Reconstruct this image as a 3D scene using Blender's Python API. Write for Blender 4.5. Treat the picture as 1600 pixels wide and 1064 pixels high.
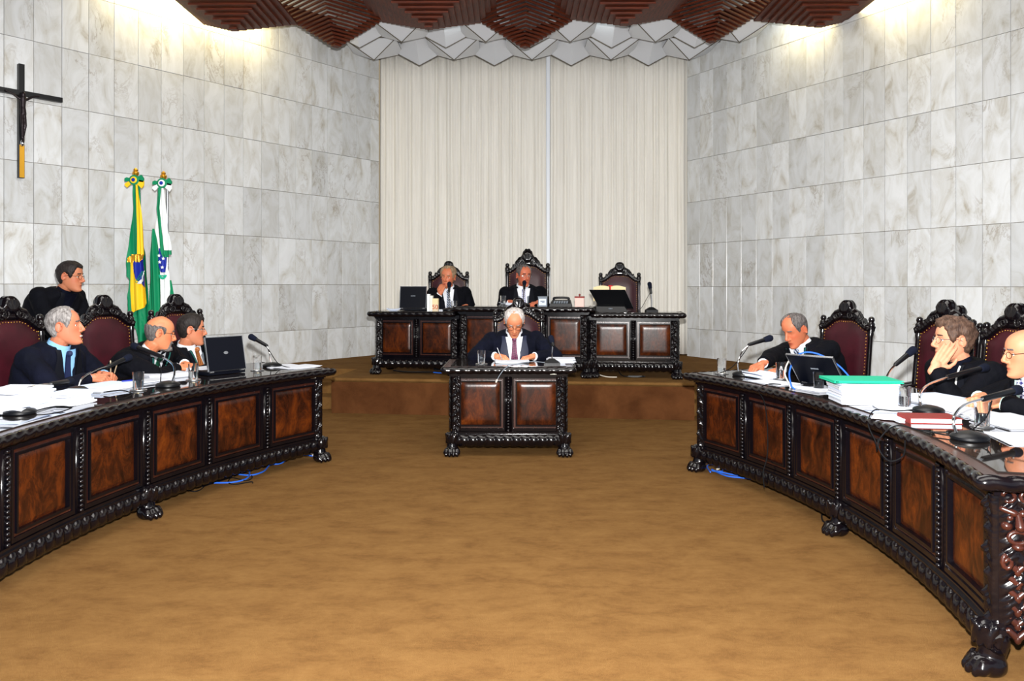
import bpy, math, random
import numpy as np
from math import sin, cos, pi, radians, sqrt, atan2, exp, hypot
from mathutils import Vector, Matrix, Euler, noise

random.seed(7)
for o in list(bpy.data.objects):
    bpy.data.objects.remove(o)
scene = bpy.context.scene
COL = scene.collection

# ------------------------------------------------------------------ camera
EYE = 1.46
cam_d = bpy.data.cameras.new('camera')
cam_d.sensor_width = 36.0
cam_d.lens = 36.0 * 1215 / 1600
cam_d.shift_y = -85 / 1600
cam_d.clip_end = 60
cam = bpy.data.objects.new('camera', cam_d)
cam.location = (0, 0, EYE)
cam.rotation_euler = (pi / 2, 0, 0)
COL.objects.link(cam)
scene.camera = cam

# ------------------------------------------------------------------ world, lights, exposure
w = bpy.data.worlds.new('world')
scene.world = w
w.use_nodes = True
w.node_tree.nodes['Background'].inputs[0].default_value = (0.80, 0.88, 1.0, 1)
w.node_tree.nodes['Background'].inputs[1].default_value = 0.36
vs = scene.view_settings
vs.view_transform = 'Standard'
vs.look = 'None'
vs.gamma = 1
vs.use_curve_mapping = False
vs.exposure = 0.7


def light(name, kind, loc, energy, color=(1, 1, 1), rot=(0, 0, 0), size=None, size_y=None, **kw):
    d = bpy.data.lights.new(name, kind)
    d.energy = energy
    d.color = color
    if kind == 'AREA':
        d.shape = 'RECTANGLE'
        d.size = size
        d.size_y = size_y or size
    for k, v in kw.items():
        setattr(d, k, v)
    o = bpy.data.objects.new(name, d)
    o.location = loc
    o.rotation_euler = rot
    COL.objects.link(o)
    return o


# the photographer's flash, just above the lens
light('camera_flash', 'SPOT', (0.03, 0.05, EYE + 0.24), 1900, (1.0, 0.98, 0.955), (radians(86), 0, 0),
      spot_size=radians(125), spot_blend=0.6, shadow_soft_size=0.035)
# fluorescent ceiling fittings over the hall, above and behind the view
light('hall_light_near', 'AREA', (0, 1.5, 4.6), 120, (1.0, 0.96, 0.90), (0, 0, 0), 5.0, 2.0)
light('hall_light_mid', 'AREA', (0, 5.2, 4.75), 150, (1.0, 0.96, 0.90), (0, 0, 0), 6.0, 2.0)
# warm cove lamps behind the timber ceiling, washing the tops of the marble walls
for nm_, lc, dr, az in (('cove_lamp_left', (-3.74, 9.32, 4.90), (-.62, .47, -.63), 53), ('cove_lamp_right', (3.90, 8.92, 4.90), (.68, .38, -.63), -60.6)):
    lo_ = light(nm_, 'AREA', lc, 22, (1.0, 0.80, 0.38), (0, 0, 0), 1.9, 0.16)
    z_ = -Vector(dr).normalized()
    x_ = Vector((cos(radians(az)), sin(radians(az)), 0))
    x_ = (x_ - z_ * x_.dot(z_)).normalized()
    lo_.rotation_euler = Matrix((x_, z_.cross(x_), z_)).transposed().to_euler()


# ------------------------------------------------------------------ materials
def lin(c):
    r = []
    for v in c[:3]:
        v = v / 255
        r.append(v / 12.92 if v <= 0.04045 else ((v + 0.055) / 1.055) ** 2.4)
    return (*r, 1)


def mat(name, rgb=None, rough=0.5, metal=0.0, spec=0.5, linear=False, **kw):
    m = bpy.data.materials.new(name)
    m.use_nodes = True
    b = m.node_tree.nodes['Principled BSDF']
    if rgb is not None:
        b.inputs['Base Color'].default_value = (*rgb, 1) if linear else lin(rgb)
    b.inputs['Roughness'].default_value = rough
    b.inputs['Metallic'].default_value = metal
    b.inputs['Specular IOR Level'].default_value = spec
    for k, v in kw.items():
        b.inputs[k].default_value = v
    return m


def nd(m, t, **kw):
    n = m.node_tree.nodes.new(t)
    for k, v in kw.items():
        setattr(n, k, v)
    return n


def lk(m, a, b):
    m.node_tree.links.new(a, b)


def ramp(m, fac, stops):
    r = nd(m, 'ShaderNodeValToRGB')
    e = r.color_ramp.elements
    while len(e) < len(stops):
        e.new(0.5)
    for i, (p, c) in enumerate(stops):
        e[i].position = p
        e[i].color = lin(c)
    lk(m, fac, r.inputs[0])
    return r.outputs[0]


def bsdf(m):
    return m.node_tree.nodes['Principled BSDF']


def noise_mat(name, stops, scale, rough=0.5, detail=6, dist=0.0, stretch=(1, 1, 1), bump=0.0, bscale=None, spec=0.5,
              nrough=0.6, bdist=0.01, **kw):
    m = mat(name, (128, 128, 128), rough, 0, spec, **kw)
    tc = nd(m, 'ShaderNodeTexCoord')
    mp = nd(m, 'ShaderNodeMapping')
    mp.inputs['Scale'].default_value = stretch
    lk(m, tc.outputs['Object'], mp.inputs[0])
    n = nd(m, 'ShaderNodeTexNoise')
    n.inputs['Scale'].default_value = scale
    n.inputs['Detail'].default_value = detail
    n.inputs['Roughness'].default_value = nrough
    n.inputs['Distortion'].default_value = dist
    lk(m, mp.outputs[0], n.inputs['Vector'])
    lk(m, ramp(m, n.outputs['Fac'], stops), bsdf(m).inputs['Base Color'])
    if bump:
        n2 = nd(m, 'ShaderNodeTexNoise')
        n2.inputs['Scale'].default_value = bscale or scale
        n2.inputs['Detail'].default_value = 3
        lk(m, mp.outputs[0], n2.inputs['Vector'])
        bp = nd(m, 'ShaderNodeBump')
        bp.inputs['Strength'].default_value = bump
        bp.inputs['Distance'].default_value = bdist
        lk(m, n2.outputs['Fac'], bp.inputs['Height'])
        lk(m, bp.outputs[0], bsdf(m).inputs['Normal'])
    return m


def marble_mat():
    m = mat('marble', (205, 205, 203), 0.22, 0, 0.45)
    oi = nd(m, 'ShaderNodeObjectInfo')
    tc = nd(m, 'ShaderNodeTexCoord')
    sc = nd(m, 'ShaderNodeVectorMath', operation='SCALE')
    cx = nd(m, 'ShaderNodeCombineXYZ')
    for i, k in enumerate((37.0, 71.0, 13.0)):
        mu = nd(m, 'ShaderNodeMath', operation='MULTIPLY')
        mu.inputs[1].default_value = k
        lk(m, oi.outputs['Random'], mu.inputs[0])
        lk(m, mu.outputs[0], cx.inputs[i])
    ad = nd(m, 'ShaderNodeVectorMath', operation='ADD')
    lk(m, tc.outputs['Object'], ad.inputs[0])
    lk(m, cx.outputs[0], ad.inputs[1])
    mp = nd(m, 'ShaderNodeMapping')
    mp.inputs['Rotation'].default_value = (0.0, 0.55, 0.0)
    mp.inputs['Scale'].default_value = (1.6, 1.6, 0.75)
    lk(m, ad.outputs[0], mp.inputs[0])
    n = nd(m, 'ShaderNodeTexNoise')
    n.inputs['Scale'].default_value = 3.2
    n.inputs['Detail'].default_value = 9
    n.inputs['Roughness'].default_value = 0.62
    n.inputs['Distortion'].default_value = 1.1
    lk(m, mp.outputs[0], n.inputs['Vector'])
    base = ramp(m, n.outputs['Fac'], [(0.26, (168, 162, 150)), (0.40, (196, 197, 195)), (0.55, (208, 211, 213)), (0.75, (217, 220, 223))])
    # thin veins where a second noise crosses its mid value
    n2 = nd(m, 'ShaderNodeTexNoise')
    n2.inputs['Scale'].default_value = 2.3
    n2.inputs['Detail'].default_value = 8
    n2.inputs['Roughness'].default_value = 0.68
    n2.inputs['Distortion'].default_value = 0.8
    lk(m, mp.outputs[0], n2.inputs['Vector'])
    s = nd(m, 'ShaderNodeMath', operation='SUBTRACT')
    s.inputs[1].default_value = 0.5
    lk(m, n2.outputs['Fac'], s.inputs[0])
    a = nd(m, 'ShaderNodeMath', operation='ABSOLUTE')
    lk(m, s.outputs[0], a.inputs[0])
    mr = nd(m, 'ShaderNodeMapRange')
    mr.inputs['From Min'].default_value = 0.0
    mr.inputs['From Max'].default_value = 0.022
    mr.inputs['To Min'].default_value = 0.55
    mr.inputs['To Max'].default_value = 0.0
    lk(m, a.outputs[0], mr.inputs['Value'])
    n3 = nd(m, 'ShaderNodeTexNoise')
    n3.inputs['Scale'].default_value = 1.7
    lk(m, mp.outputs[0], n3.inputs['Vector'])
    mr3 = nd(m, 'ShaderNodeMapRange')
    mr3.inputs['From Min'].default_value = 0.5
    mr3.inputs['From Max'].default_value = 0.68
    lk(m, n3.outputs['Fac'], mr3.inputs['Value'])
    mul = nd(m, 'ShaderNodeMath', operation='MULTIPLY')
    lk(m, mr.outputs[0], mul.inputs[0])
    lk(m, mr3.outputs[0], mul.inputs[1])
    mx = nd(m, 'ShaderNodeMix', data_type='RGBA')
    lk(m, mul.outputs[0], mx.inputs['Factor'])
    lk(m, base, mx.inputs['A'])
    mx.inputs['B'].default_value = lin((128, 112, 92))
    # every slab was cut from a slightly different block
    hv = nd(m, 'ShaderNodeHueSaturation')
    vr = nd(m, 'ShaderNodeMapRange')
    vr.inputs['To Min'].default_value = 0.84
    vr.inputs['To Max'].default_value = 1.06
    lk(m, oi.outputs['Random'], vr.inputs['Value'])
    lk(m, vr.outputs[0], hv.inputs['Value'])
    lk(m, mx.outputs['Result'], hv.inputs['Color'])
    lk(m, hv.outputs[0], bsdf(m).inputs['Base Color'])
    return m


def attr_mat(name, rough=0.5, spec=0.4, sss=0.0):
    m = mat(name, (200, 160, 130), rough, 0, spec)
    a = nd(m, 'ShaderNodeAttribute', attribute_name='Col')
    lk(m, a.outputs['Color'], bsdf(m).inputs['Base Color'])
    if sss:
        bsdf(m).inputs['Subsurface Weight'].default_value = sss
        bsdf(m).inputs['Subsurface Radius'].default_value = (0.012, 0.005, 0.003)
        bsdf(m).inputs['Subsurface Scale'].default_value = 0.5
    return m


M = {}
M['marble'] = marble_mat()
M['grout'] = mat('grout', (118, 108, 92), 0.9)
M['carpet'] = noise_mat('carpet', [(0.30, (98, 67, 36)), (0.5, (121, 88, 49)), (0.70, (135, 101, 59))], 3.4, 0.97, 14, 0.2,
                        (1, 1.8, 1), 0.9, 300, 0.05, 0.80, 0.012)
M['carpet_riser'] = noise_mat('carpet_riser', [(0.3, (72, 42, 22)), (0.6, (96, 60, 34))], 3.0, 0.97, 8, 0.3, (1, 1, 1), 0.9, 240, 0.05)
M['dark_wood'] = noise_mat('dark_wood', [(0.3, (5, 5, 9)), (0.7, (13, 9, 12))], 9, 0.15, 5, 0.4, (1, 1, 0.25), 0.02, 30, 0.32)
M['carved_wood'] = noise_mat('carved_wood', [(0.3, (4, 4, 8)), (0.7, (15, 9, 10))], 14, 0.17, 5, 0.2, (1, 1, 1), 0.04, 60, 0.4)
M['red_wood'] = noise_mat('red_wood', [(0.3, (30, 13, 10)), (0.7, (58, 26, 18))], 8, 0.25, 6, 0.5, (1, 1, 0.2), 0.1, 40, 0.5)
M['burl'] = noise_mat('burl', [(0.32, (14, 6, 4)), (0.47, (46, 19, 7)), (0.6, (76, 33, 9)), (0.75, (102, 50, 14))], 9, 0.24, 12, 0.5,
                      (1, 1, 0.55), 0.03, 50, 0.25, 0.74)
M['slat'] = noise_mat('ceiling_slat', [(0.3, (44, 15, 6)), (0.7, (104, 42, 16))], 5, 0.55, 5, 0.3, (1, 1, 1), 0.1, 40, 0.3)
M['leather'] = noise_mat('leather', [(0.3, (34, 5, 12)), (0.7, (54, 10, 21))], 6, 0.42, 5, 0, (1, 1, 1), 0.1, 180, 0.3, 0.6, 0.004)
M['brass'] = mat('brass', (190, 150, 70), 0.3, 1.0)
M['gold'] = mat('gold', (214, 160, 52), 0.35, 0.85)
M['curtain'] = noise_mat('curtain', [(0.3, (216, 213, 205)), (0.7, (232, 230, 223))], 5, 0.9, 4, 0, (6, 6, 0.2), 0.0, None, 0.1)
M['white_panel'] = mat('white_panel', (202, 206, 212), 0.42, 0.0, 0.4)
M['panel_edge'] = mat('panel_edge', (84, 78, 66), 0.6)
M['dark_void'] = mat('dark_void', (40, 28, 20), 0.9)
M['window_light'] = mat('window_light_white', (226, 232, 240), 0.4)  # pale colour stands in for window light in the curtain gap
M['tube'] = mat('tube', (255, 255, 255), 0.4)
bsdf(M['tube']).inputs['Emission Color'].default_value = (0.92, 1.0, 0.97, 1)
bsdf(M['tube']).inputs['Emission Strength'].default_value = 14
M['paper'] = mat('paper', (206, 210, 220), 0.8, 0, 0.2)
M['paper_cream'] = mat('paper_cream', (222, 204, 160), 0.8, 0, 0.2)
M['paper_blue'] = mat('paper_blue', (206, 218, 240), 0.8, 0, 0.2)
M['black'] = mat('black_plastic', (5, 6, 10), 0.4, 0, 0.35)
M['cord'] = mat('cord_rubber', (8, 9, 12), 0.8, 0, 0.15)
M['foam'] = mat('black_foam', (16, 20, 34), 0.95, 0, 0.1)
M['laptop'] = mat('laptop_shell', (4, 6, 15), 0.4, 0.0, 0.15)
M['silver'] = mat('silver', (170, 172, 176), 0.25, 0.9)
M['chrome'] = mat('chrome', (214, 214, 214), 0.12, 1.0)
M['screen'] = mat('screen', (12, 14, 20), 0.15)
M['glassy'] = mat('desk_glass', (26, 22, 20), 0.03, 0, 0.9)
M['water_glass'] = mat('drinking_glass', (255, 255, 255), 0.02, 0, 0.5, **{'Transmission Weight': 1.0, 'IOR': 1.42})
M['water'] = mat('water', (235, 240, 245), 0.02, 0, 0.5, **{'Transmission Weight': 1.0, 'IOR': 1.33})
M['cloth'] = noise_mat('black_cloth', [(0.3, (2, 3, 8)), (0.7, (5, 6, 14))], 8, 0.85, 4, 0, (1, 1, 1), 0.35, 9, 0.12, 0.6, 0.05)
M['navy'] = noise_mat('navy_cloth', [(0.3, (3, 5, 16)), (0.7, (8, 11, 28))], 8, 0.85, 4, 0, (1, 1, 1), 0.35, 9, 0.12, 0.6, 0.05)
M['lapel'] = mat('satin_lapel', (24, 30, 54), 0.5)
M['lapel_dark'] = mat('dark_lapel', (6, 8, 17), 0.75, 0, 0.15)
M['shirt'] = mat('white_shirt', (232, 235, 242), 0.8, 0, 0.2)
M['shirt_blue'] = mat('blue_shirt', (132, 182, 222), 0.8, 0, 0.2)
M['shirt_pale'] = mat('pale_green_shirt', (206, 232, 228), 0.8, 0, 0.2)
M['grey_cloth'] = mat('grey_waistcoat', (112, 120, 128), 0.8, 0, 0.2)
M['trousers'] = mat('dark_trousers', (14, 15, 22), 0.85, 0, 0.2)
M['shoe'] = mat('shoe_leather', (12, 10, 10), 0.3)
M['skin'] = attr_mat('skin', 0.5, 0.35, 0.08)
M['eye_white'] = mat('eye_white', (214, 208, 202), 0.25)
M['iris'] = mat('iris', (34, 22, 16), 0.2)
M['tooth'] = mat('tooth', (238, 234, 222), 0.35)
for k, c in dict(green=(0, 128, 84), yellow=(238, 196, 32), blue=(20, 40, 150), white=(234, 238, 238), red=(196, 24, 22),
                 folder_green=(22, 172, 134), cover_red=(122, 36, 32), orange=(188, 74, 18), cable_blue=(36, 96, 200),
                 cable_white=(206, 200, 186), label=(222, 222, 210), beige=(206, 190, 160), pink=(226, 186, 176), grey=(120, 128, 138),
                 tie_navy=(22, 32, 66), tie_green=(30, 92, 70), trim_green=(26, 84, 78), trim_white=(214, 216, 214)).items():
    M[k] = mat(k, c, 0.65, 0, 0.3)


def tie_mat(name, a, b, scale, rot=0.6):
    m = mat(name, a, 0.5, 0, 0.3)
    tc = nd(m, 'ShaderNodeTexCoord')
    wv = nd(m, 'ShaderNodeTexChecker') if rot is None else nd(m, 'ShaderNodeTexWave')
    wv.inputs['Scale'].default_value = scale
    mp = nd(m, 'ShaderNodeMapping')
    mp.inputs['Rotation'].default_value = (0.3, rot or 0.7, 0.4)
    lk(m, tc.outputs['Object'], mp.inputs[0])
    lk(m, mp.outputs[0], wv.inputs['Vector'])
    lk(m, ramp(m, wv.outputs['Fac'], [(0.45, a), (0.6, b)]), bsdf(m).inputs['Base Color'])
    return m


M['tie_plum'] = tie_mat('tie_plum', (62, 26, 52), (122, 62, 92), 90, None)
M['tie_gold'] = tie_mat('tie_gold', (120, 62, 34), (166, 106, 52), 70, None)
M['tie_dots'] = tie_mat('tie_dots', (36, 36, 92), (196, 198, 222), 60, None)
M['tie_stripe'] = tie_mat('tie_stripe', (24, 30, 56), (150, 162, 182), 16)


def hair_mat(name, a, b):
    return noise_mat(name, [(0.3, a), (0.7, b)], 70, 0.6, 4, 0.3, (1, 1, 0.35), 0.5, 120, 0.3)


M['hair_grey'] = hair_mat('hair_grey', (78, 72, 70), (164, 160, 158))
M['hair_dark'] = hair_mat('hair_dark', (16, 12, 12), (40, 32, 30))
M['hair_salt'] = hair_mat('hair_salt', (46, 40, 40), (112, 106, 104))
M['hair_brown'] = hair_mat('hair_brown', (46, 30, 24), (98, 74, 60))
M['hair_white'] = hair_mat('hair_white', (140, 132, 128), (200, 195, 192))
M['hair_sandy'] = hair_mat('hair_sandy', (104, 82, 60), (160, 136, 108))


# ------------------------------------------------------------------ mesh helpers
class MB:
    """collects shapes; build() links them as ONE mesh object"""

    def __init__(s):
        s.v = []
        s.f = []
        s.m = []
        s.mi = 0

    def add(s, vs_, fs):
        o = len(s.v)
        s.v += [tuple(p) for p in vs_]
        s.f += [tuple(i + o for i in f) for f in fs]
        s.m += [s.mi] * len(fs)
        return s

    def box(s, c, size, R=None):
        hx, hy, hz = size[0] / 2, size[1] / 2, size[2] / 2
        P = [Vector((x, y, z)) for x in (-hx, hx) for y in (-hy, hy) for z in (-hz, hz)]
        if R is not None:
            P = [R @ p for p in P]
        return s.add([p + Vector(c) for p in P], [(0, 1, 3, 2), (4, 6, 7, 5), (0, 4, 5, 1), (2, 3, 7, 6), (0, 2, 6, 4), (1, 5, 7, 3)])

    def grid(s, fn, nu, nv, cu=False, cv=False):
        """fn(u,v) with u,v in 0..1"""
        P = []
        for i in range(nu + (0 if cu else 1)):
            for j in range(nv + (0 if cv else 1)):
                P.append(fn(i / nu, j / nv))
        W = nv if cv else nv + 1
        NU = nu if cu else nu + 1
        F = []
        for i in range(nu):
            for j in range(nv):
                i2 = (i + 1) % NU
                j2 = (j + 1) % W
                F.append((i * W + j, i2 * W + j, i2 * W + j2, i * W + j2))
        return s.add(P, F)

    def ell(s, c, r, R=None, nu=14, nv=9):
        if not hasattr(r, '__len__'):
            r = (r, r, r)
        c = Vector(c)
        P = [Vector((0, 0, r[2]))]
        for j in range(1, nv):
            t = pi * j / nv
            for i in range(nu):
                a = 2 * pi * i / nu
                P.append(Vector((r[0] * sin(t) * cos(a), r[1] * sin(t) * sin(a), r[2] * cos(t))))
        P.append(Vector((0, 0, -r[2])))
        F = [(0, 1 + i, 1 + (i + 1) % nu) for i in range(nu)]
        for j in range(nv - 2):
            for i in range(nu):
                a = 1 + j * nu
                F.append((a + i, a + nu + i, a + nu + (i + 1) % nu, a + (i + 1) % nu))
        L = len(P) - 1
        a = 1 + (nv - 2) * nu
        F += [(a + i, L, a + (i + 1) % nu) for i in range(nu)]
        if R is not None:
            P = [R @ p for p in P]
        return s.add([p + c for p in P], F)

    def tube(s, pts, r, n=8, flat=None):
        """capped tube along pts; r scalar or list; flat=(w,h) scales the section along the two frame axes"""
        pts = [Vector(p) for p in pts]
        N = len(pts)
        rr = r if hasattr(r, '__len__') else [r] * N
        P = []
        up = None
        for i in range(N):
            t = (pts[min(i + 1, N - 1)] - pts[max(i - 1, 0)])
            t = t.normalized() if t.length > 1e-9 else Vector((0, 0, 1))
            if up is None:
                up = Vector((0, 0, 1)) if abs(t.z) < 0.9 else Vector((0, 1, 0))
            a = t.cross(up)
            if a.length < 1e-6:
                a = t.orthogonal()
            a.normalize()
            b = a.cross(t).normalized()
            up = b
            for k in range(n):
                an = 2 * pi * k / n
                ca, sa = cos(an), sin(an)
                if flat:
                    ca *= flat[0]
                    sa *= flat[1]
                P.append(pts[i] + a * (rr[i] * ca) + b * (rr[i] * sa))
        F = []
        for i in range(N - 1):
            for k in range(n):
                k2 = (k + 1) % n
                F.append((i * n + k, i * n + k2, (i + 1) * n + k2, (i + 1) * n + k))
        F.append(tuple(range(n - 1, -1, -1)))
        F.append(tuple((N - 1) * n + k for k in range(n)))
        return s.add(P, F)

    def cap(s, a, b, ra, rb=None, n=12):
        """rounded tapered limb"""
        rb = ra if rb is None else rb
        a, b = Vector(a), Vector(b)
        d = b - a
        L = d.length
        d = d.normalized() if L > 1e-9 else Vector((0, 0, 1))
        pts, rr = [], []
        for k in range(5):
            t = pi / 2 * (1 - k / 4)
            pts.append(a - d * ra * sin(t))
            rr.append(max(ra * cos(t), ra * 0.05))
        for k in range(5):
            t = pi / 2 * k / 4
            pts.append(b + d * rb * sin(t))
            rr.append(max(rb * cos(t), rb * 0.05))
        return s.tube(pts, rr, n)

    def lathe(s, prof, c=(0, 0, 0), n=16, R=None):
        """prof: list of (r,z)"""
        c = Vector(c)
        P = []
        for r, z in prof:
            for k in range(n):
                a = 2 * pi * k / n
                p = Vector((r * cos(a), r * sin(a), z))
                if R is not None:
                    p = R @ p
                P.append(p + c)
        F = []
        for i in range(len(prof) - 1):
            for k in range(n):
                k2 = (k + 1) % n
                F.append((i * n + k, i * n + k2, (i + 1) * n + k2, (i + 1) * n + k))
        F.append(tuple(range(n - 1, -1, -1)))
        F.append(tuple((len(prof) - 1) * n + k for k in range(n)))
        return s.add(P, F)

    def xf(s, Mx, start=0):
        s.v[start:] = [tuple(Mx @ Vector(p)) for p in s.v[start:]]
        return s

    def mesh(s, name, mats, smooth=True):
        me = bpy.data.meshes.new(name)
        me.from_pydata(s.v, [], s.f)
        for m in (mats if isinstance(mats, (list, tuple)) else [mats]):
            me.materials.append(M[m] if isinstance(m, str) else m)
        if any(s.m):
            me.polygons.foreach_set('material_index', s.m)
        if smooth:
            me.polygons.foreach_set('use_smooth', [True] * len(me.polygons))
        me.update()
        return me

    def build(s, name, mats, parent=None, smooth=True, sharp=True):
        me = s.mesh(name, mats, smooth)
        if smooth and sharp:
            me.set_sharp_from_angle(angle=radians(42))
        return obj(name, me, parent)


def obj(name, data, parent=None, **props):
    o = bpy.data.objects.new(name, data)
    COL.objects.link(o)
    if parent is not None:
        o.parent = parent
    for k, v in props.items():
        o[k] = v
    return o


def tag(o, label, cat=None, group=None, kind=None):
    if label:
        o['label'] = label
    if cat:
        o['category'] = cat
    if group:
        o['group'] = group
    if kind:
        o['kind'] = kind
    return o


def thing(name, label, cat, loc=(0, 0, 0), rz=0.0, group=None):
    o = obj(name, None)
    o.location = loc
    o.rotation_euler = (0, 0, rz)
    o.empty_display_size = 0.1
    return tag(o, label, cat, group)


def copy_tree(o, parent=None):
    c = o.copy()
    COL.objects.link(c)
    c.parent = parent
    for ch in [x for x in bpy.data.objects if x.parent == o]:
        copy_tree(ch, c)
    return c


KIDS = {}


def copy_thing(o):
    """copy of a thing, its parts and their sub-parts (children looked up once)"""
    if o.name not in KIDS:
        KIDS[o.name] = [(p, list(p.children)) for p in o.children]
    c = o.copy()
    COL.objects.link(c)
    for p, subs in KIDS[o.name]:
        q = p.copy()
        COL.objects.link(q)
        q.parent = c
        for s_ in subs:
            r = s_.copy()
            COL.objects.link(r)
            r.parent = q
    return c


def voxel(mb, size, it=3, fac=0.5, decimate=None):
    """union of the collected closed shapes as one continuous surface"""
    me = mb.mesh('tmp', [], True)
    o = obj('tmp', me)
    md = o.modifiers.new('r', 'REMESH')
    md.mode = 'VOXEL'
    md.voxel_size = size
    md.use_smooth_shade = True
    if it:
        sm = o.modifiers.new('s', 'SMOOTH')
        sm.factor = fac
        sm.iterations = it
    if decimate:
        dm = o.modifiers.new('d', 'DECIMATE')
        dm.ratio = decimate
    dg = bpy.context.evaluated_depsgraph_get()
    out = bpy.data.meshes.new_from_object(o.evaluated_get(dg))
    bpy.data.objects.remove(o)
    bpy.data.meshes.remove(me)
    out.polygons.foreach_set('use_smooth', [True] * len(out.polygons))
    return out


def lerp(a, b, t):
    return a + (b - a) * t


def tab(x, T):
    """piecewise linear table"""
    if x <= T[0][0]:
        return T[0][1]
    for (x0, y0), (x1, y1) in zip(T, T[1:]):
        if x <= x1:
            return lerp(y0, y1, (x - x0) / (x1 - x0))
    return T[-1][1]


def sst(a, b, x):
    t = min(1, max(0, (x - a) / (b - a)))
    return t * t * (3 - 2 * t)


def nz(*p):
    return noise.noise(Vector(p))


def bez(pts, n=10):
    """Catmull-Rom through pts"""
    pts = [Vector(p) for p in pts]
    out = []
    for i in range(len(pts) - 1):
        p0 = pts[max(i - 1, 0)]
        p1, p2 = pts[i], pts[i + 1]
        p3 = pts[min(i + 2, len(pts) - 1)]
        for k in range(n):
            t = k / n
            out.append(0.5 * ((2 * p1) + (p2 - p0) * t + (2 * p0 - 5 * p1 + 4 * p2 - p3) * t * t + (3 * p1 - p0 - 3 * p2 + p3) * t ** 3))
    out.append(pts[-1])
    return out


def Rz(a):
    return Matrix.Rotation(a, 3, 'Z')


def text_mesh(name, s, size, Mx, mname, parent=None, depth=0.0008):
    cu = bpy.data.curves.new(name, 'FONT')
    cu.body = s
    cu.size = size
    cu.align_x = 'CENTER'
    cu.align_y = 'CENTER'
    cu.extrude = depth
    o = obj('tmp', cu)
    dg = bpy.context.evaluated_depsgraph_get()
    me = bpy.data.meshes.new_from_object(o.evaluated_get(dg))
    bpy.data.objects.remove(o)
    me.transform(Mx)
    me.materials.clear()
    me.materials.append(M[mname])
    return obj(name, me, parent)

# ================================================================== THE SETTING
ZD = 0.41     # height of the dais
FL = MB()
FL.grid(lambda u, v: (lerp(-9, 9, u), lerp(-4, 13, v), 0), 4, 4)
tag(FL.build('floor', 'carpet', None, False), 'tan brown carpet over the hall floor', kind='structure')

# marble walls, straight, splayed towards the camera
def marble_wall(name, A, Bp, w, z0, first, ncol, label):
    A, Bp = Vector((*A, 0)), Vector((*Bp, 0))
    u = (Bp - A).normalized()
    inward = Vector((-u.y, u.x, 0))
    if inward.dot(Vector((0, 6, 0)) - A) < 0:
        inward = -inward
    ang = atan2(u.y, u.x)
    Ltot = first + (ncol - 1) * w
    mb = MB()
    c = A + u * Ltot / 2 - inward * 0.11
    mb.box((c.x, c.y, 2.7), (Ltot, 0.18, 5.4), Rz(ang))
    wl = tag(mb.build(name, 'grout', None, False), label, kind='structure')
    th = 0.629
    zs = [0.0] + [z0 + k * th for k in range(0, 9)]
    meshes = {}
    for ci in range(ncol):
        a = 0 if ci == 0 else first + (ci - 1) * w
        b = first if ci == 0 else a + w
        for ri in range(len(zs) - 1):
            za, zb = zs[ri], min(zs[ri + 1], 5.38)
            sx, sz = round(b - a - 0.004, 4), round(zb - za - 0.004, 4)
            if (sx, sz) not in meshes:
                t = MB()
                hx, hz, d, bv = sx / 2, sz / 2, 0.02, 0.0025
                P = [(-hx, 0, -hz), (hx, 0, -hz), (hx, 0, hz), (-hx, 0, hz),
                     (-hx, d - bv, -hz), (hx, d - bv, -hz), (hx, d - bv, hz), (-hx, d - bv, hz),
                     (-hx + bv, d, -hz + bv), (hx - bv, d, -hz + bv), (hx - bv, d, hz - bv), (-hx + bv, d, hz - bv)]
                F = [(8, 9, 10, 11)]
                for k in range(4):
                    k2 = (k + 1) % 4
                    F += [(k, k2, 4 + k2, 4 + k), (4 + k, 4 + k2, 8 + k2, 8 + k)]
                t.add(P, F)
                meshes[(sx, sz)] = t.mesh('tile', 'marble', False)
            o = obj('tile', meshes[(sx, sz)], wl)
            p = A + u * (a + b) / 2 - inward * (0.02 + random.uniform(-0.001, 0.0012))
            o.location = (p.x, p.y, (za + zb) / 2)
            # local +Y must look into the room
            o.rotation_euler = (0, 0, atan2(inward.y, inward.x) - pi / 2)
    return wl


WL_A, WL_B = (-2.04, 11.92), (-4.96, 8.04)
WR_A, WR_B = (2.633, 11.70), (4.972, 7.552)
marble_wall('wall_left', WL_A, WL_B, 0.2748, 0.222, 0.17, 24, 'left wall of tall veined pale marble slabs')
marble_wall('wall_right', WR_A, WR_B, 0.2728, 0.195, 0.2728, 24, 'right wall of tall veined pale marble slabs')

# back wall behind the curtain, and a white rod coloured as the window light
bk = MB()
bk.box((0.3, 12.25, 2.7), (5.6, 0.1, 5.4))
tag(bk.build('wall_back', 'beige', None, False), 'wall behind the pale curtains', kind='structure')
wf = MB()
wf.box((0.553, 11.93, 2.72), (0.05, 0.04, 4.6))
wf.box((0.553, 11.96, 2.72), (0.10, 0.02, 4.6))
wf2 = wf.build('window_light_rod', 'window_light', None, False)
tag(wf2, 'narrow white rod standing in for window light between the curtains', kind='structure')

# ceiling slab above the timber pyramids
ce = MB()
ce.box((0, 5.0, 5.5), (18, 17.5, 0.12))
tag(ce.build('ceiling', 'dark_void', None, False), 'dark soffit above the timber slat pyramids', kind='structure')

# dais: main block, notch with steps at its left end
def slab(name, pts, z0, z1, m, label=None, kind=None, parent=None, nose=0.0):
    mb = MB()
    n = len(pts)
    if nose:
        cx = sum(p[0] for p in pts) / n
        cy = sum(p[1] for p in pts) / n
    mb.add([(x, y, z0) for x, y in pts] + [(x, y, z1) for x, y in pts],
           [tuple(range(n - 1, -1, -1)), tuple(range(n, 2 * n))] + [(k, (k + 1) % n, n + (k + 1) % n, n + k) for k in range(n)])
    o = mb.build(name, m, parent, False)
    if label:
        tag(o, label, kind=kind)
    return o


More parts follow.
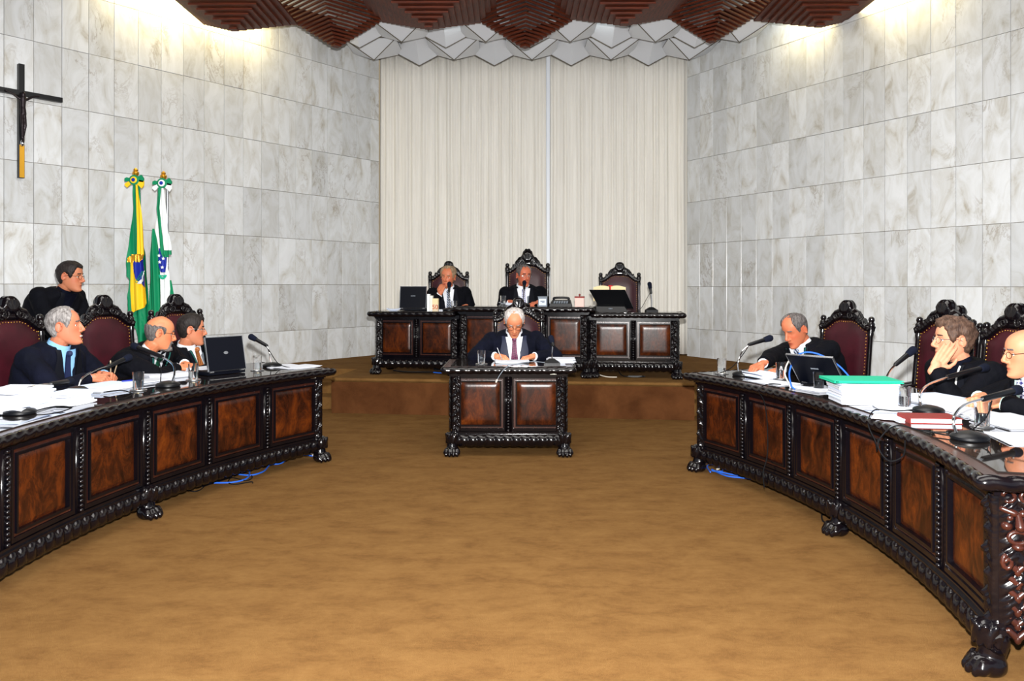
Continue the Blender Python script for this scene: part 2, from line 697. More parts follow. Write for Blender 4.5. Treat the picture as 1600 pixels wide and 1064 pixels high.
DL, DR = Vector((-2.07, 8.93)), Vector((1.98, 8.44))      # front edge of the dais
du = (DR - DL).normalized()
dn = Vector((-du.y, du.x))
nb = DL + dn * 0.95
dais = slab('floor_dais', [(DL.x, DL.y), (DR.x, DR.y), tuple(DR + dn * 0.95), (5.5, 9.2), (5.5, 12.2), (-6, 12.2), (-6, nb.y + 0.35), tuple(nb)],
            0, ZD, 'carpet', 'raised carpeted dais under the front bench', 'structure')
# carpet-covered riser and rounded nosing
rs = MB()
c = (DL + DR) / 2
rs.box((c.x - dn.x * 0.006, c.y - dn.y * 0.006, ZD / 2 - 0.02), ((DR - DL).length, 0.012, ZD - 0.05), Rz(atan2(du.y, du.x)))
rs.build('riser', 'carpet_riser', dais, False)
ns = MB()
ns.tube([(DL.x, DL.y - 0.004, ZD - 0.02), (DR.x, DR.y - 0.004, ZD - 0.02)], 0.02, 10)
ns.build('nosing', 'carpet', dais)
for k, (d0, z) in enumerate(((0.30, 0.14), (0.62, 0.275))):
    p0 = DL + dn * d0
    st = slab('step', [(p0.x - 1.3, p0.y + 0.16), tuple(p0), tuple(nb), (nb.x - 1.3, nb.y + 0.16)], 0, z, 'carpet', parent=dais)
    q0 = DR + dn * d0
    q1 = DR + dn * 0.95
    slab('step', [tuple(q0), (q0.x + 1.2, q0.y + 0.2), (q1.x + 1.2, q1.y + 0.2), tuple(q1)], 0, z, 'carpet', parent=dais)


# ------------------------------------------------------------------ curtains
def curtain(x0, x1, y0, y1, ztop, zbot, seed, label):
    Lc = hypot(x1 - x0, y1 - y0)
    n = int(Lc / 0.011)
    ph = [(random.Random(seed + k).uniform(0, 6.28)) for k in range(6)]

    def prof(s):
        wv = s + 0.05 * sin(s * 3.1 + ph[0])
        am = 0.55 + 0.45 * nz(s * 4.1 + seed, 2.0, 0.5)
        fold = 0.023 * am * sin(wv * 2 * pi / 0.118 + ph[1]) + 0.010 * sin(wv * 2 * pi / 0.071 + ph[2] + 2 * nz(s * 3, 7, seed)) + 0.03 * nz(s * 5.0, 1.0, seed)
        return fold

    def fn(u, v):
        s = u * Lc
        z = lerp(ztop, zbot, v)
        tight = 0.35 + 0.65 * sst(0, 0.12, v)
        d = prof(s) * tight + 0.006 * sin(z * 3 + s * 5)
        x = lerp(x0, x1, u) + 0.006 * sin(z * 1.7 + s * 9) * v
        y = lerp(y0, y1, u)
        return (x, y + d, z)
    mb = MB()
    mb.grid(fn, n, 10)
    o = mb.build('curtain', 'curtain', None, True, False)
    sm = o.modifiers.new('thickness', 'SOLIDIFY')
    sm.thickness = 0.004
    tag(o, label, 'curtain')
    rail = MB()
    rail.tube([(x0, y0 + 0.0, ztop + 0.02), (x1, y1 + 0.0, ztop + 0.02)], 0.012, 8)
    rail.build('curtain_rail', 'panel_edge', o)
    hem = MB()
    hem.grid(lambda u, v: (lerp(x0, x1, u), lerp(y0, y1, u) + prof(u * Lc) * 1.0 - 0.006 + (0.0), lerp(ztop - 0.02, ztop - 0.12, v)), n // 2, 1)
    return o


curtain(-2.03, 0.522, 11.98, 11.90, 5.06, ZD + 0.02, 3, 'pale pleated curtain hanging left of the bright window gap')
curtain(0.585, 2.66, 11.90, 11.80, 5.06, ZD + 0.02, 11, 'pale pleated curtain hanging right of the bright window gap')
br = MB()
br.box((0.56, 11.80, 5.0), (0.11, 0.05, 0.035))
br.box((0.53, 11.78, 4.985), (0.03, 0.07, 0.05))
br.ell((0.60, 11.78, 4.99), 0.022)
br.tube([(0.56, 11.83, 5.0), (0.56, 11.83, 5.06)], 0.012)
tag(br.build('curtain_bracket', 'black'), 'small black bracket at the top of the curtain gap', 'bracket')

# ------------------------------------------------------------------ ceiling pyramids
UNIT = MB().box((0, 0, 0), (1, 1, 1)).mesh('plank', 'slat', False)


def timber_pyramid(cx, cy, zt, rot, label, layers=21, step=0.066, rise=0.0318, tk=0.022, pw=0.05):
    root = thing('slatted_ceiling_pyramid', label, 'ceiling panel', (cx, cy, zt), rot, 'timber slat pyramids under the ceiling')
    for k in range(layers):
        a = 0.045 + k * step            # half side of this course
        z = k * rise + 0.015
        if k == 0:
            o = obj('plank', UNIT, root)
            o.scale = (2 * a, 2 * a, tk)
            o.location = (0, 0, z)
            continue
        wd = min(pw, a)
        for s_ in range(4):
            o = obj('plank', UNIT, root)
            an = s_ * pi / 2
            Lp = 2 * a - (wd if s_ % 2 else -wd) - wd
            o.scale = (2 * a if s_ % 2 == 0 else 2 * (a - wd), wd, tk)
            o.location = (sin(an) * (a - wd / 2), -cos(an) * (a - wd / 2), z)
            o.rotation_euler = (0, 0, an)
    return root


row1 = [(-2.15, 9.52, 4.385), (0.16, 9.5, 4.37), (2.42, 9.45, 4.42)]
nm1 = ['corner-on timber slat pyramid over the left end of the curtain', 'corner-on timber slat pyramid over the middle of the curtain',
       'corner-on timber slat pyramid over the right end of the curtain']
for (x, y, z), n_ in zip(row1, nm1):
    timber_pyramid(x, y, z, pi / 4, n_, 20, 0.0363, tk=0.02, pw=0.025)
row2 = [(-3.2, 8.95, 4.40), (-0.955, 8.92, 4.41), (1.28, 8.88, 4.44), (3.50, 8.85, 4.41)]
nm2 = ['flat-faced timber slat pyramid beside the left marble wall', 'flat-faced timber slat pyramid left of the ceiling centre',
       'flat-faced timber slat pyramid right of the ceiling centre', 'flat-faced timber slat pyramid beside the right marble wall']
for (x, y, z), n_ in zip(row2, nm2):
    timber_pyramid(x, y, z, 0, n_, 12 if abs(x) < 2 else 9, pw=0.10)


def white_pyramid(cx, cy, zt, rot, half, label, group):
    """folded sheet: four kites round a point that hangs down"""
    mb = MB()
    h = half * (0.54 if rot else 0.54)
    base = [(-half, -half, h), (half, -half, h), (half, half, h), (-half, half, h)]
    if rot:
        k = half
        base = [(0, -k, h), (k, 0, h), (0, k, h), (-k, 0, h)]
    P = [(0, 0, 0)] + base + [(0, 0, 0.014)] + [(x, y, z + 0.014) for x, y, z in base]
    F = [(0, 1 + (k + 1) % 4, 1 + k) for k in range(4)] + [(5, 6 + k, 6 + (k + 1) % 4) for k in range(4)]
    mb.add(P, F)
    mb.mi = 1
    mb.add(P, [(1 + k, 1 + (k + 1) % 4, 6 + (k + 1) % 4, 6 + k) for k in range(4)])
    # dark bead along the folds' lower edges
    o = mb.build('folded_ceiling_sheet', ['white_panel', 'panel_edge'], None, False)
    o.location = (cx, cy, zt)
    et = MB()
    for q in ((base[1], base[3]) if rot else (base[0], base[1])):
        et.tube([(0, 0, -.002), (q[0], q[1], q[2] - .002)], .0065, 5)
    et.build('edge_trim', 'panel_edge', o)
    return tag(o, label, 'ceiling panel', group)


ords = ['first', 'second', 'third', 'fourth', 'fifth', 'sixth']
for k, X in enumerate((-1.345, -0.255, 0.86, 1.98)):
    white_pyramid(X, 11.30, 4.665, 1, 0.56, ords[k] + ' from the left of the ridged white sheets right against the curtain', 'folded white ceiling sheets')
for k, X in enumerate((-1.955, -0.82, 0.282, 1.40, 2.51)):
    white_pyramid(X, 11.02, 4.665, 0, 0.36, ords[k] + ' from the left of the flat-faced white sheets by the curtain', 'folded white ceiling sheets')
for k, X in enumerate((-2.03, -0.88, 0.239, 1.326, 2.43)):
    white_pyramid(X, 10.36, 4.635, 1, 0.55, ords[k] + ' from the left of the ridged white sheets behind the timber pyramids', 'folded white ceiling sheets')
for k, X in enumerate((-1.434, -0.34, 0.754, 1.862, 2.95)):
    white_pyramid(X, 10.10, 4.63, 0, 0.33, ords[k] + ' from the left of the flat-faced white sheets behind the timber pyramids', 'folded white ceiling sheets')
# flat white soffit the sheets hang from
so = MB()
so.box((0.2, 10.85, 5.13), (7.2, 2.2, 0.05))
tag(so.build('ceiling_white', 'white_panel', None, False), 'white soffit above the folded sheets', kind='structure')

# fluorescent battens in the gaps between timber and white sheets
for X, lab in ((-0.70, 'fluorescent batten left of the middle timber pyramid'), (1.08, 'fluorescent batten right of the middle timber pyramid'),
               (3.31, 'fluorescent batten beside the right marble wall')):
    t = thing('fluorescent_light', lab, 'light', (X, 9.82, 4.90), 0, 'fluorescent battens above the ceiling')
    MB().box((0, 0, 0.03), (0.42, 0.09, 0.05)).build('housing', 'white_panel', t, False)
    MB().tube([(-0.2, 0, -0.012), (0.2, 0, -0.012)], 0.022, 10).build('lamp_tube', 'tube', t)
    for sx in (-1, 1):
        MB().box((sx * 0.205, 0, -0.005), (0.014, 0.06, 0.05)).build('end_cap', 'white_panel', t, False)

# ================================================================== DESKS
def arc_map(c, R, th0, sg):
    def f(s, d, z):
        a = radians(th0) + sg * s / R
        return Vector((c[0] + (R + d) * cos(a), c[1] + (R + d) * sin(a), z))
    return f


def line_map(o, ang):
    u = Vector((cos(ang), sin(ang)))
    n = Vector((-u.y, u.x))

    def f(s, d, z):
        p = Vector(o[:2]) + u * s + n * d
        return Vector((p.x, p.y, o[2] + z))
    return f


def make_paw():
    """lion-paw foot; -Y is towards the room, z=0 on the floor"""
    mb = MB()
    for k, x in enumerate((-0.048, -0.017, 0.017, 0.048)):
        mb.cap((x * 0.9, -0.01, 0.048), (x, -0.052 + abs(x) * 0.45, 0.034), 0.025, 0.027)
        mb.ell((x, -0.078 + abs(x) * 0.5, 0.020), (0.013, 0.014, 0.020))
        mb.ell((x, -0.046 + abs(x) * 0.4, 0.058), (0.017, 0.018, 0.014))
    mb.ell((0, 0.01, 0.04), (0.066, 0.06, 0.05))
    mb.cap((0, 0.01, 0.06), (0, 0.03, 0.13), 0.048, 0.05)
    return voxel(mb, 0.006, 2, 0.5, 0.5)


PAW = make_paw()
PAW.materials.append(M['carved_wood'])


def make_knob():
    mb = MB()
    mb.ell((0, 0, 0), (0.058, 0.058, 0.055))
    for k in range(9):
        a = 2 * pi * k / 9
        mb.cap((0.048 * cos(a), 0.048 * sin(a), -0.035), (0.05 * cos(a + 0.5), 0.05 * sin(a + 0.5), 0.035), 0.012, 0.012, 8)
    return voxel(mb, 0.006, 1, 0.5, 0.5)


KNOB = make_knob()
KNOB.materials.append(M['carved_wood'])


def desk(name, label, cat, mp, bays, bay, depth, H, foot_at, ohs=(.075, .075), mask=False, group=None):
    L = bays * bay
    c0 = mp(L / 2, depth / 2, 0)
    z00 = c0.z
    root = thing(name, label, cat, (c0.x, c0.y, z00), 0, group)
    off = Vector((c0.x, c0.y, z00))

    def q(s, d, z):
        p = mp(s, d, z)
        return p - off

    def sbox(mb, s0, s1, d0, d1, za, zb, ns=None):
        ns = ns or max(1, int((s1 - s0) / 0.12))
        P = []
        for i in range(ns + 1):
            s = lerp(s0, s1, i / ns)
            P += [q(s, d0, za), q(s, d1, za), q(s, d1, zb), q(s, d0, zb)]
        F = [(0, 3, 2, 1), (ns * 4, ns * 4 + 1, ns * 4 + 2, ns * 4 + 3)]
        for i in range(ns):
            for k in range(4):
                k2 = (k + 1) % 4
                F.append((i * 4 + k, i * 4 + k2, i * 4 + 4 + k2, i * 4 + 4 + k))
        mb.add(P, F)
        return mb

    oh = 0.075
    zt = H - 0.006           # under the glass
    # carcass: front board, end boards, modesty base
    mb = MB()
    sbox(mb, 0, L, 0.015, 0.055, 0.15, H - 0.05)
    sbox(mb, -0.005, 0.04, 0.015, depth - 0.16, 0.15, H - 0.05, 1)
    sbox(mb, L - 0.04, L + 0.005, 0.015, depth - 0.16, 0.15, H - 0.05, 1)
    mb.build('carcass', 'dark_wood', root, False)
    # table top: slab with moulded edge
    mb = MB()
    sbox(mb, -ohs[0], L + ohs[1], -oh + 0.012, depth - 0.08, H - 0.042, zt)
    mb.build('table_top', 'red_wood', root, False)
    gl = MB()
    sbox(gl, -ohs[0] + 0.06, L + ohs[1] - 0.06, -oh + 0.07, depth - 0.13, zt, H)
    gl.build('glass_top', 'glassy', root, False)
    # carved lip round the top (front and both ends)
    path = []
    ns = max(8, int(L / 0.012))
    de = int((depth - 0.05) / 0.014)
    pts = [(-ohs[0], d) for d in [lerp(depth - 0.08, -oh, k / de) for k in range(de)]]
    pts += [(lerp(-ohs[0], L + ohs[1], k / ns), -oh) for k in range(ns + 1)]
    pts += [(L + ohs[1], d) for d in [lerp(-oh, depth - 0.08, (k + 1) / de) for k in range(de)]]
    acc = 0
    rows = []
    for i, (s, d) in enumerate(pts):
        p = q(s, d, 0)
        pa = q(*pts[max(i - 1, 0)], 0)
        pb = q(*pts[min(i + 1, len(pts) - 1)], 0)
        t = (pb - pa).normalized()
        outw = Vector((t.y, -t.x, 0))
        if i:
            acc += (p - pa).length
        rows.append((p, outw, acc))
    ctr = q(L / 2, depth / 2, 0)
    mid = rows[len(rows) // 2]
    if mid[1].dot(mid[0] - ctr) < 0:
        rows = [(p, -o_, a) for p, o_, a in rows]
    NV = 10
    P, F = [], []
    for p, o_, a in rows:
        for j in range(NV + 1):
            v = j / NV
            an = lerp(-0.55 * pi, 0.5 * pi, v)
            leaf = abs(sin(pi * (a / 0.085 + v * 0.9)))
            r = 0.028 * (0.84 + 0.26 * leaf ** 0.6)
            P.append(p + o_ * (r * cos(an) - 0.004) + Vector((0, 0, H - 0.032 + r * sin(an))))
    for i in range(len(rows) - 1):
        for j in range(NV):
            a = i * (NV + 1) + j
            F.append((a, a + 1, a + NV + 2, a + NV + 1))
    MB().add(P, F).build('carved_edge', 'carved_wood', root, True, False)
    # frieze mouldings under the top and over the base
    mb = MB()
    sbox(mb, -0.03, L + 0.03, -0.03, 0.02, H - 0.075, H - 0.045)
    sbox(mb, -0.02, L + 0.02, -0.018, 0.02, H - 0.09, H - 0.075)
    sbox(mb, -0.02, L + 0.02, -0.022, 0.02, 0.185, 0.205)
    sbox(mb, -0.03, L + 0.03, -0.035, 0.02, 0.165, 0.186)
    mb.build('frame_moulding', 'dark_wood', root, False)
    # carved torus base
    nt = int((L + 0.08) / 0.008)

    def torus(u, v):
        s = lerp(-0.04, L + 0.04, u)
        an = lerp(-0.62 * pi, 0.55 * pi, v)
        k = s / 0.075
        sc = abs(sin(pi * (k + 1.2 * abs(v - 0.5))))
        rib = 0.5 + 0.5 * sin(2 * pi * (4 * k + v * 4))
        r = 0.060 * (0.70 + 0.26 * sc ** 0.5 + 0.07 * rib)
        ec = min(1, min(u, 1 - u) * nt / 4)
        r *= 0.5 + 0.5 * ec
        return q(s, 0.0 - r * cos(an), 0.132 + r * sin(an))
    MB().grid(torus, nt, 11).build('base_torus', 'carved_wood', root, True, False)
    # panels with mouldings
    za, zb = 0.205, H - 0.09
    hz = zb - za
    for k in range(bays):
        s0, s1 = k * bay, (k + 1) * bay
        a, b = s0 + bay * 0.152, s1 - bay * 0.152
        c, d = za + hz * 0.12, zb - hz * 0.10
        pm = MB()
        nsp = 5

        def pan(u, v):
            e = min(min(u, 1 - u) * (b - a), min(v, 1 - v) * (d - c))
            return q(lerp(a, b, u), 0.006 - 0.012 * sst(0, 0.03, e), lerp(c, d, v))
        pm.grid(pan, 16, 16)
        po = pm.build('panel', 'burl', root, True, False)
        fm = MB()
        for ins, wd, h in ((-0.052, 0.022, 0.016), (-0.028, 0.016, 0.007), (-0.012, 0.014, 0.020)):
            x0, x1, y0, y1 = a + ins, b - ins, c + ins, d - ins
            ns2 = 4
            fm.mi = 1 if ins == -0.028 else 0
            sbox(fm, x0, x0 + wd, -h, 0.016, y0, y1, 1)
            sbox(fm, x1 - wd, x1, -h, 0.016, y0, y1, 1)
            sbox(fm, x0 + wd, x1 - wd, -h, 0.016, y0, y0 + wd, ns2)
            sbox(fm, x0 + wd, x1 - wd, -h, 0.016, y1 - wd, y1, ns2)
        fm.build('panel_moulding', ['dark_wood', 'red_wood'], po, False)
    # pilasters: beaded between the bays, carved at the ends
    for k in range(bays + 1):
        s = k * bay
        end = k in (0, bays)
        mb = MB()
        if not end:
            sbox(mb, s - 0.024, s + 0.024, -0.016, 0.02, za, zb, 1)
            sbox(mb, s - 0.032, s - 0.024, -0.022, 0.02, za, zb, 1)
            sbox(mb, s + 0.024, s + 0.032, -0.022, 0.02, za, zb, 1)
            nb_ = int(hz / 0.026)
            for i in range(nb_):
                mb.ell(q(s, -0.022, za + (i + 0.5) * hz / nb_), (0.015, 0.015, 0.0128), None, 10, 7)
        else:
            ss = s + (0.035 if k == 0 else -0.035)

            def carve(u, v, ss=ss):
                x = lerp(-0.042, 0.042, u)
                z = lerp(za, zb, v)
                ph = z / 0.085
                e_ = 1 - (abs(x) / 0.042) ** 4
                sw = 0.016 * sin(pi * ph)
                leaf = abs(sin(pi * ph * 1.0 + abs(x - sw) * 60))
                vein = abs(sin(pi * ph * 3 + abs(x + sw) * 110))
                boss = exp(-((x - sw) / 0.012) ** 2 - ((ph % 1 - 0.5) / 0.22) ** 2)
                dd = -0.014 - (0.011 * leaf + 0.006 * vein + 0.012 * boss) * e_
                if abs(x) > 0.0415:
                    dd = 0.01
                return q(ss + x, dd, z)
            mb.grid(carve, 24, int(hz / 0.006))
            # wrapped on the end face as well
            e = s - 0.0 if k == 0 else s

            def carve2(u, v, k=k):
                x = lerp(-0.0, 0.12, u)
                z = lerp(za, zb, v)
                ph = z / 0.085
                xx = x - 0.06
                leaf = abs(sin(pi * ph + abs(xx - .02 * sin(pi * ph)) * 50)) * (1 - (abs(xx) / 0.06) ** 4)
                o_ = 0.012 + 0.014 * leaf + .007 * abs(sin(pi * ph * 3 + abs(xx) * 90)) * (1 - (abs(xx) / 0.06) ** 4)
                return q((-o_ if k == 0 else L + o_), x, z)
            mb.grid(carve2, 20, int(hz / 0.007))
        mb.build('pilaster' if not end else 'carved_pilaster', 'carved_wood', root, True, False)
    # feet
    for s in foot_at:
        for dd, back in ((-0.03, False), (depth - 0.22, True)):
            if back and 0.05 < s < L - 0.05 and bays > 3:
                pass
            p = q(s, dd, 0)
            p2 = q(s, dd + 0.1, 0)
            v = p2 - p
            o = obj('claw_foot', PAW, root)
            o.location = (p.x, p.y, 0)
            o.rotation_euler = (0, 0, atan2(v.y, v.x) - pi / 2 + (0 if not back else pi))
            if not back:
                kn = obj('carved_knob', KNOB, root)
                pk = q(s, -0.025, 0.155)
                kn.location = tuple(pk)
            else:
                lg = MB().lathe([(0.045, 0.1), (0.05, 0.14), (0.035, 0.2), (0.03, 0.4), (0.04, 0.6), (0.045, H - 0.05)], (p.x, p.y, 0), 12)
                lg.build('leg', 'dark_wood', root)
    if mask:
        # grotesque mask, scrolls and leaves carved on the near end
        e = MB()
        dc = 0.06

        def ep(y, z, o_):
            return q(L + 0.014 + o_, dc + y, z)
        zc = H - 0.20
        for sy in (-1, 1):
            e.cap(ep(sy * 0.014, zc + 0.05, 0.012), ep(sy * 0.05, zc + 0.062, 0.0), 0.014, 0.010)      # brow
            e.ell(ep(sy * 0.027, zc + 0.032, 0.008), 0.013)                                               # eye
            e.ell(ep(sy * 0.036, zc + 0.0, 0.004), (0.02, 0.02, 0.018))                                   # cheek
            e.tube([ep(sy * (0.03 + 0.02 * cos(t)), zc + 0.11 + 0.02 * sin(t), 0.006) for t in [k * 0.6 for k in range(10)]], 0.008, 8)
            e.tube([ep(sy * (0.035 + (0.008 + 0.006 * k / 6) * cos(k * 0.7)), zc - 0.135 + (0.008 + 0.012 * k / 6) * sin(k * 0.7), 0.01) for k in range(12)], 0.009, 8)
        e.cap(ep(0, zc + 0.045, 0.012), ep(0, zc + 0.004, 0.032), 0.010, 0.017)                           # nose
        e.tube([ep(0.032 * cos(t), zc - 0.04 + 0.022 * sin(t), 0.012) for t in [k * 2 * pi / 12 for k in range(13)]], 0.009, 8)  # open mouth
        e.ell(ep(0, zc - 0.075, 0.008), (0.022, 0.022, 0.015))                                            # chin
        for k in range(6):
            zz = zc - 0.16 - k * 0.05
            for sy in (-1, 1):
                e.cap(ep(sy * .006, zz, 0.004), ep(sy * 0.028, zz + 0.022, 0.002), 0.013, 0.011)
                e.cap(ep(sy * .028, zz + .022, 0.002), ep(sy * 0.044, zz + 0.016, 0.0), 0.011, 0.006)
            e.ell(ep(0, zz - 0.008, 0.006), (0.013, 0.012, 0.018))
        e.ell(ep(0, zc + 0.15, 0.004), (0.03, 0.03, 0.016))
        tag(e.build('carved_mask', 'red_wood', root, True, False), 'carved grotesque face with open mouth')
    return root, q, off


TH = 0.771
CL, RL, TL0 = (2.367, 3.806), 4.806, 145.7
CR, RR, TR0 = (-2.884, 4.080), 4.844, 25.6
mapL = arc_map(CL, RL, TL0, +1)
mapR = arc_map(CR, RR, TR0, -1)
BAYL, BAYR = RL * radians(7.06), RR * radians(6.60)
desk('curved_bench_desk', 'long curved carved desk on the left with burl panels and lion-paw feet', 'desk', mapL, 6, BAYL, 1.0, TH,
     (0.02, 3 * BAYL, 6 * BAYL - 0.02))
desk('curved_bench_desk', 'long curved carved desk on the right with a face carved on its near end', 'desk', mapR, 6, BAYR, 1.0, TH,
     (0.02, 3 * BAYR, 6 * BAYR - 0.02), mask=True)
mapC = line_map((-0.515, 6.72, 0), -0.01)
desk('clerk_desk', 'small carved two-panel desk standing alone in the middle', 'desk', mapC, 2, 0.484, 0.75, TH, (0.0, 0.968))
PA = atan2(8.78 - 9.27, 1.72 - (-1.60))
PO = Vector((-1.615, 9.31))
PU = Vector((cos(PA), sin(PA)))
PN = Vector((-PU.y, PU.x))


def pres(s, d):
    p = PO + PU * s + PN * d
    return p


mapP1 = line_map((*pres(0.0, 0), ZD), PA)
mapP2 = line_map((*pres(1.035, -0.05), ZD), PA)
mapP3 = line_map((*pres(2.54, 0), ZD), PA)
HP1, HP2 = 0.75, 0.812
desk('dais_desk', 'carved two-panel side desk on the dais carrying the open laptop', 'desk', mapP1, 2, 0.49, 0.75, HP1, (0.0, 0.94), ohs=(.075, -.03))
desk('dais_desk', 'taller carved three-panel central desk on the dais', 'desk', mapP2, 3, 0.49, 0.8, HP2, (0.0, 1.47))
desk('dais_desk', 'carved two-panel side desk on the dais carrying the book stand', 'desk', mapP3, 2, 0.49, 0.75, HP1, (0.04, 0.98), ohs=(-.03, .075))


def plate(name, P, ang, label):
    o = MB().box((0, 0, 0), (0.055, 0.004, 0.022)).box((0, -0.002, 0), (0.03, 0.003, 0.010)).build(name, 'label', None, False)
    o.location = P
    o.rotation_euler = (0, 0, ang)
    return tag(o, label, 'tag')


p = mapL(0.11, -0.034, 0.712)
a_ = radians(TL0) + 0.11 / RL
plate('inventory_tag', p, a_ + pi / 2 + pi, 'small white tag at the far end of the left curved desk')
p = mapC(0.87, -0.034, 0.712)
plate('inventory_tag', p, 0, 'small white tag on the front of the small middle desk')

# ================================================================== CHAIRS
def crest_up(x, big=0):
    x = abs(x)
    z = tab(x, [(0, 1.362), (0.03, 1.357), (0.05, 1.342), (0.062, 1.318), (0.066, 1.295), (0.085, 1.283), (0.12, 1.265), (0.145, 1.235),
                (0.158, 1.21), (0.165, 1.20), (0.168, 1.212), (0.182, 1.208), (0.188, 1.178), (0.21, 1.160), (0.26, 1.152)])
    if big:
        z += 0.012 * abs(sin(x * 75)) * sst(0.2, 0.12, x) + 0.03 * exp(-(x / 0.10) ** 2)
    return z


def crest_lo(x):
    x = abs(x)
    return tab(x, [(0, 1.185), (0.06, 1.188), (0.11, 1.172), (0.15, 1.142), (0.19, 1.112), (0.23, 1.098), (0.26, 1.095)])


def make_chair(name, label, big=0):
    """faces +Y; z=0 on the floor"""
    t = thing(name, label, 'chair')
    yb = -0.235

    def rec(x, y, z):      # slight recline of the back
        return (x, y - 0.10 * max(0, z - 0.45), z)
    for sx in (-1, 1):
        P = MB()
        X = sx * 0.245
        prof = [(0.45, 0.020), (0.50, 0.024), (0.53, 0.019), (0.6, 0.021), (1.05, 0.019), (1.08, 0.025), (1.11, 0.02), (1.145, 0.028), (1.165, 0.03),
                (1.18, 0.020), (1.195, 0.026), (1.215, 0.022), (1.225, 0.008)]
        P.tube([rec(X, yb, z) for z, r in prof], [r for z, r in prof], 10)
        P.tube([(X, yb, 0.0), (X, yb, 0.1), (X, yb, 0.4), (X, yb, 0.47)], [0.02, 0.024, 0.026, 0.024], 10)
        P.build('back_post', 'carved_wood', t)
    # carved crest with relief
    C = MB()
    NX, NZ = 64, 12

    def face(sgn):
        def fn(u, v):
            x = lerp(-0.262, 0.262, u)
            lo, up = crest_lo(x), crest_up(x, big)
            z = lerp(lo, up, v)
            edge = min(v, 1 - v) * (up - lo)
            th = 0.012 + 0.016 * sst(0, 0.018, edge)
            r2 = hypot(abs(x) - 0.085, z - 1.225)
            rel = 0.013 * max(0, cos(r2 * 190)) * sst(0.06, 0.03, r2)
            shell = 0.020 * sst(0.075, 0.05, hypot(x, (z - 1.305))) * (0.7 + 0.3 * abs(sin(atan2(x, z - 1.25) * 6)))
            wing = 0.010 * abs(sin((abs(x) - z) * 70)) * sst(0.08, 0.13, abs(x))
            return rec(x, yb + sgn * (th + (rel + shell + wing)), z)
        return fn
    C.grid(face(1), NX, NZ)
    C.grid(face(-1), NX, NZ)

    def rim(top):
        def fn(u, v):
            x = lerp(-0.262, 0.262, u)
            z = crest_up(x, big) if top else crest_lo(x)
            return rec(x, yb + lerp(-0.0121, 0.0121, v), z)
        return fn
    C.grid(rim(True), NX, 1)
    C.grid(rim(False), NX, 1)
    cr = C.build('carved_crest', 'carved_wood', t, True, False)
    # scrolls in the round on the front of the crest
    S = MB()
    for sx in (-1, 1):
        S.tube([rec(sx * (0.062 + (0.034 - 0.0025 * k) * cos(k * 0.62 + 2.4)), yb + 0.034, 1.228 + (0.034 - 0.0025 * k) * sin(k * 0.62 + 2.4)) for k in range(13)], 0.0075, 6)
        S.tube([rec(sx * x, yb + 0.028, crest_lo(x) + 0.022) for x in [0.05 + 0.01 * k for k in range(20)]], 0.006, 6)
    S.build('scroll', 'carved_wood', cr, True, False)
    # leather back
    Lb = MB()

    def lea(sgn):
        def fn(u, v):
            x = lerp(-0.226, 0.226, u)
            z = lerp(0.50, crest_lo(x) + 0.012, v)
            e = min(min(u, 1 - u) * 0.45, min(v, 1 - v) * 0.6)
            return rec(x, yb + sgn * (0.004 + 0.022 * sst(0, 0.10, e)), z)
        return fn
    Lb.grid(lea(1), 16, 18)
    Lb.grid(lea(-1), 16, 18)
    bk_ = Lb.build('leather_back', 'leather', t, True, False)
    N = MB()
    for k in range(22):
        z = 0.53 + k * 0.027
        for sx in (-1, 1):
            N.ell(rec(sx * 0.214, yb + 0.011, z), 0.0055, None, 6, 4)
    for k in range(19):
        x = -0.2 + k * 0.4 / 18
        N.ell(rec(x, yb + 0.012, crest_lo(x) - 0.012), 0.0055, None, 6, 4)
    o = N.build('nail_heads', 'brass', bk_, True, False)
    o['kind'] = 'stuff'
    # seat
    Se = MB()

    def seat(u, v):
        x, y = lerp(-0.25, 0.25, u), lerp(-0.23, 0.25, v)
        e = min(min(u, 1 - u) * 0.5, min(v, 1 - v) * 0.48)
        return (x, y, 0.435 + 0.035 * sst(0, 0.08, e))
    Se.grid(seat, 12, 12)
    Se.build('seat', 'leather', t, True, False)
    R = MB()
    R.box((0, 0.01, 0.405), (0.51, 0.49, 0.06))
    R.box((0, 0.26, 0.385), (0.44, 0.02, 0.06))
    R.build('seat_rail', 'carved_wood', t, False)
    for sx in (-1, 1):
        X = sx * 0.235
        lg = MB().lathe([(0.026, 0), (0.034, 0.03), (0.02, 0.07), (0.03, 0.13), (0.024, 0.2), (0.033, 0.26), (0.02, 0.3), (0.03, 0.36), (0.03, 0.44)], (X, 0.225, 0), 10)
        lg.build('leg', 'carved_wood', t)
        A = MB()
        pts = bez([rec(X, yb, 0.70), (X, -0.10, 0.69), (X * 1.05, 0.05, 0.672), (X * 1.1, 0.18, 0.688), (X * 1.12, 0.255, 0.68), (X * 1.12, 0.262, 0.652), (X * 1.12, 0.235, 0.642)], 5)
        A.tube(pts, [lerp(0.020, 0.030, k / (len(pts) - 1)) for k in range(len(pts))], 8, (1.15, 0.8))
        A.tube(bez([(X * 1.05, 0.17, 0.66), (X * 1.05, 0.10, 0.56), (X, 0.2, 0.44)], 6), 0.018, 8)
        A.build('arm', 'carved_wood', t)
    Q = MB()
    Q.box((0, 0.225, 0.16), (0.44, 0.025, 0.05))
    for sx in (-1, 1):
        Q.box((sx * 0.24, 0, 0.12), (0.025, 0.44, 0.035))
    Q.build('stretcher', 'carved_wood', t, False)
    return t


chair0 = make_chair('judge_chair', 'tmp')
used = [False]


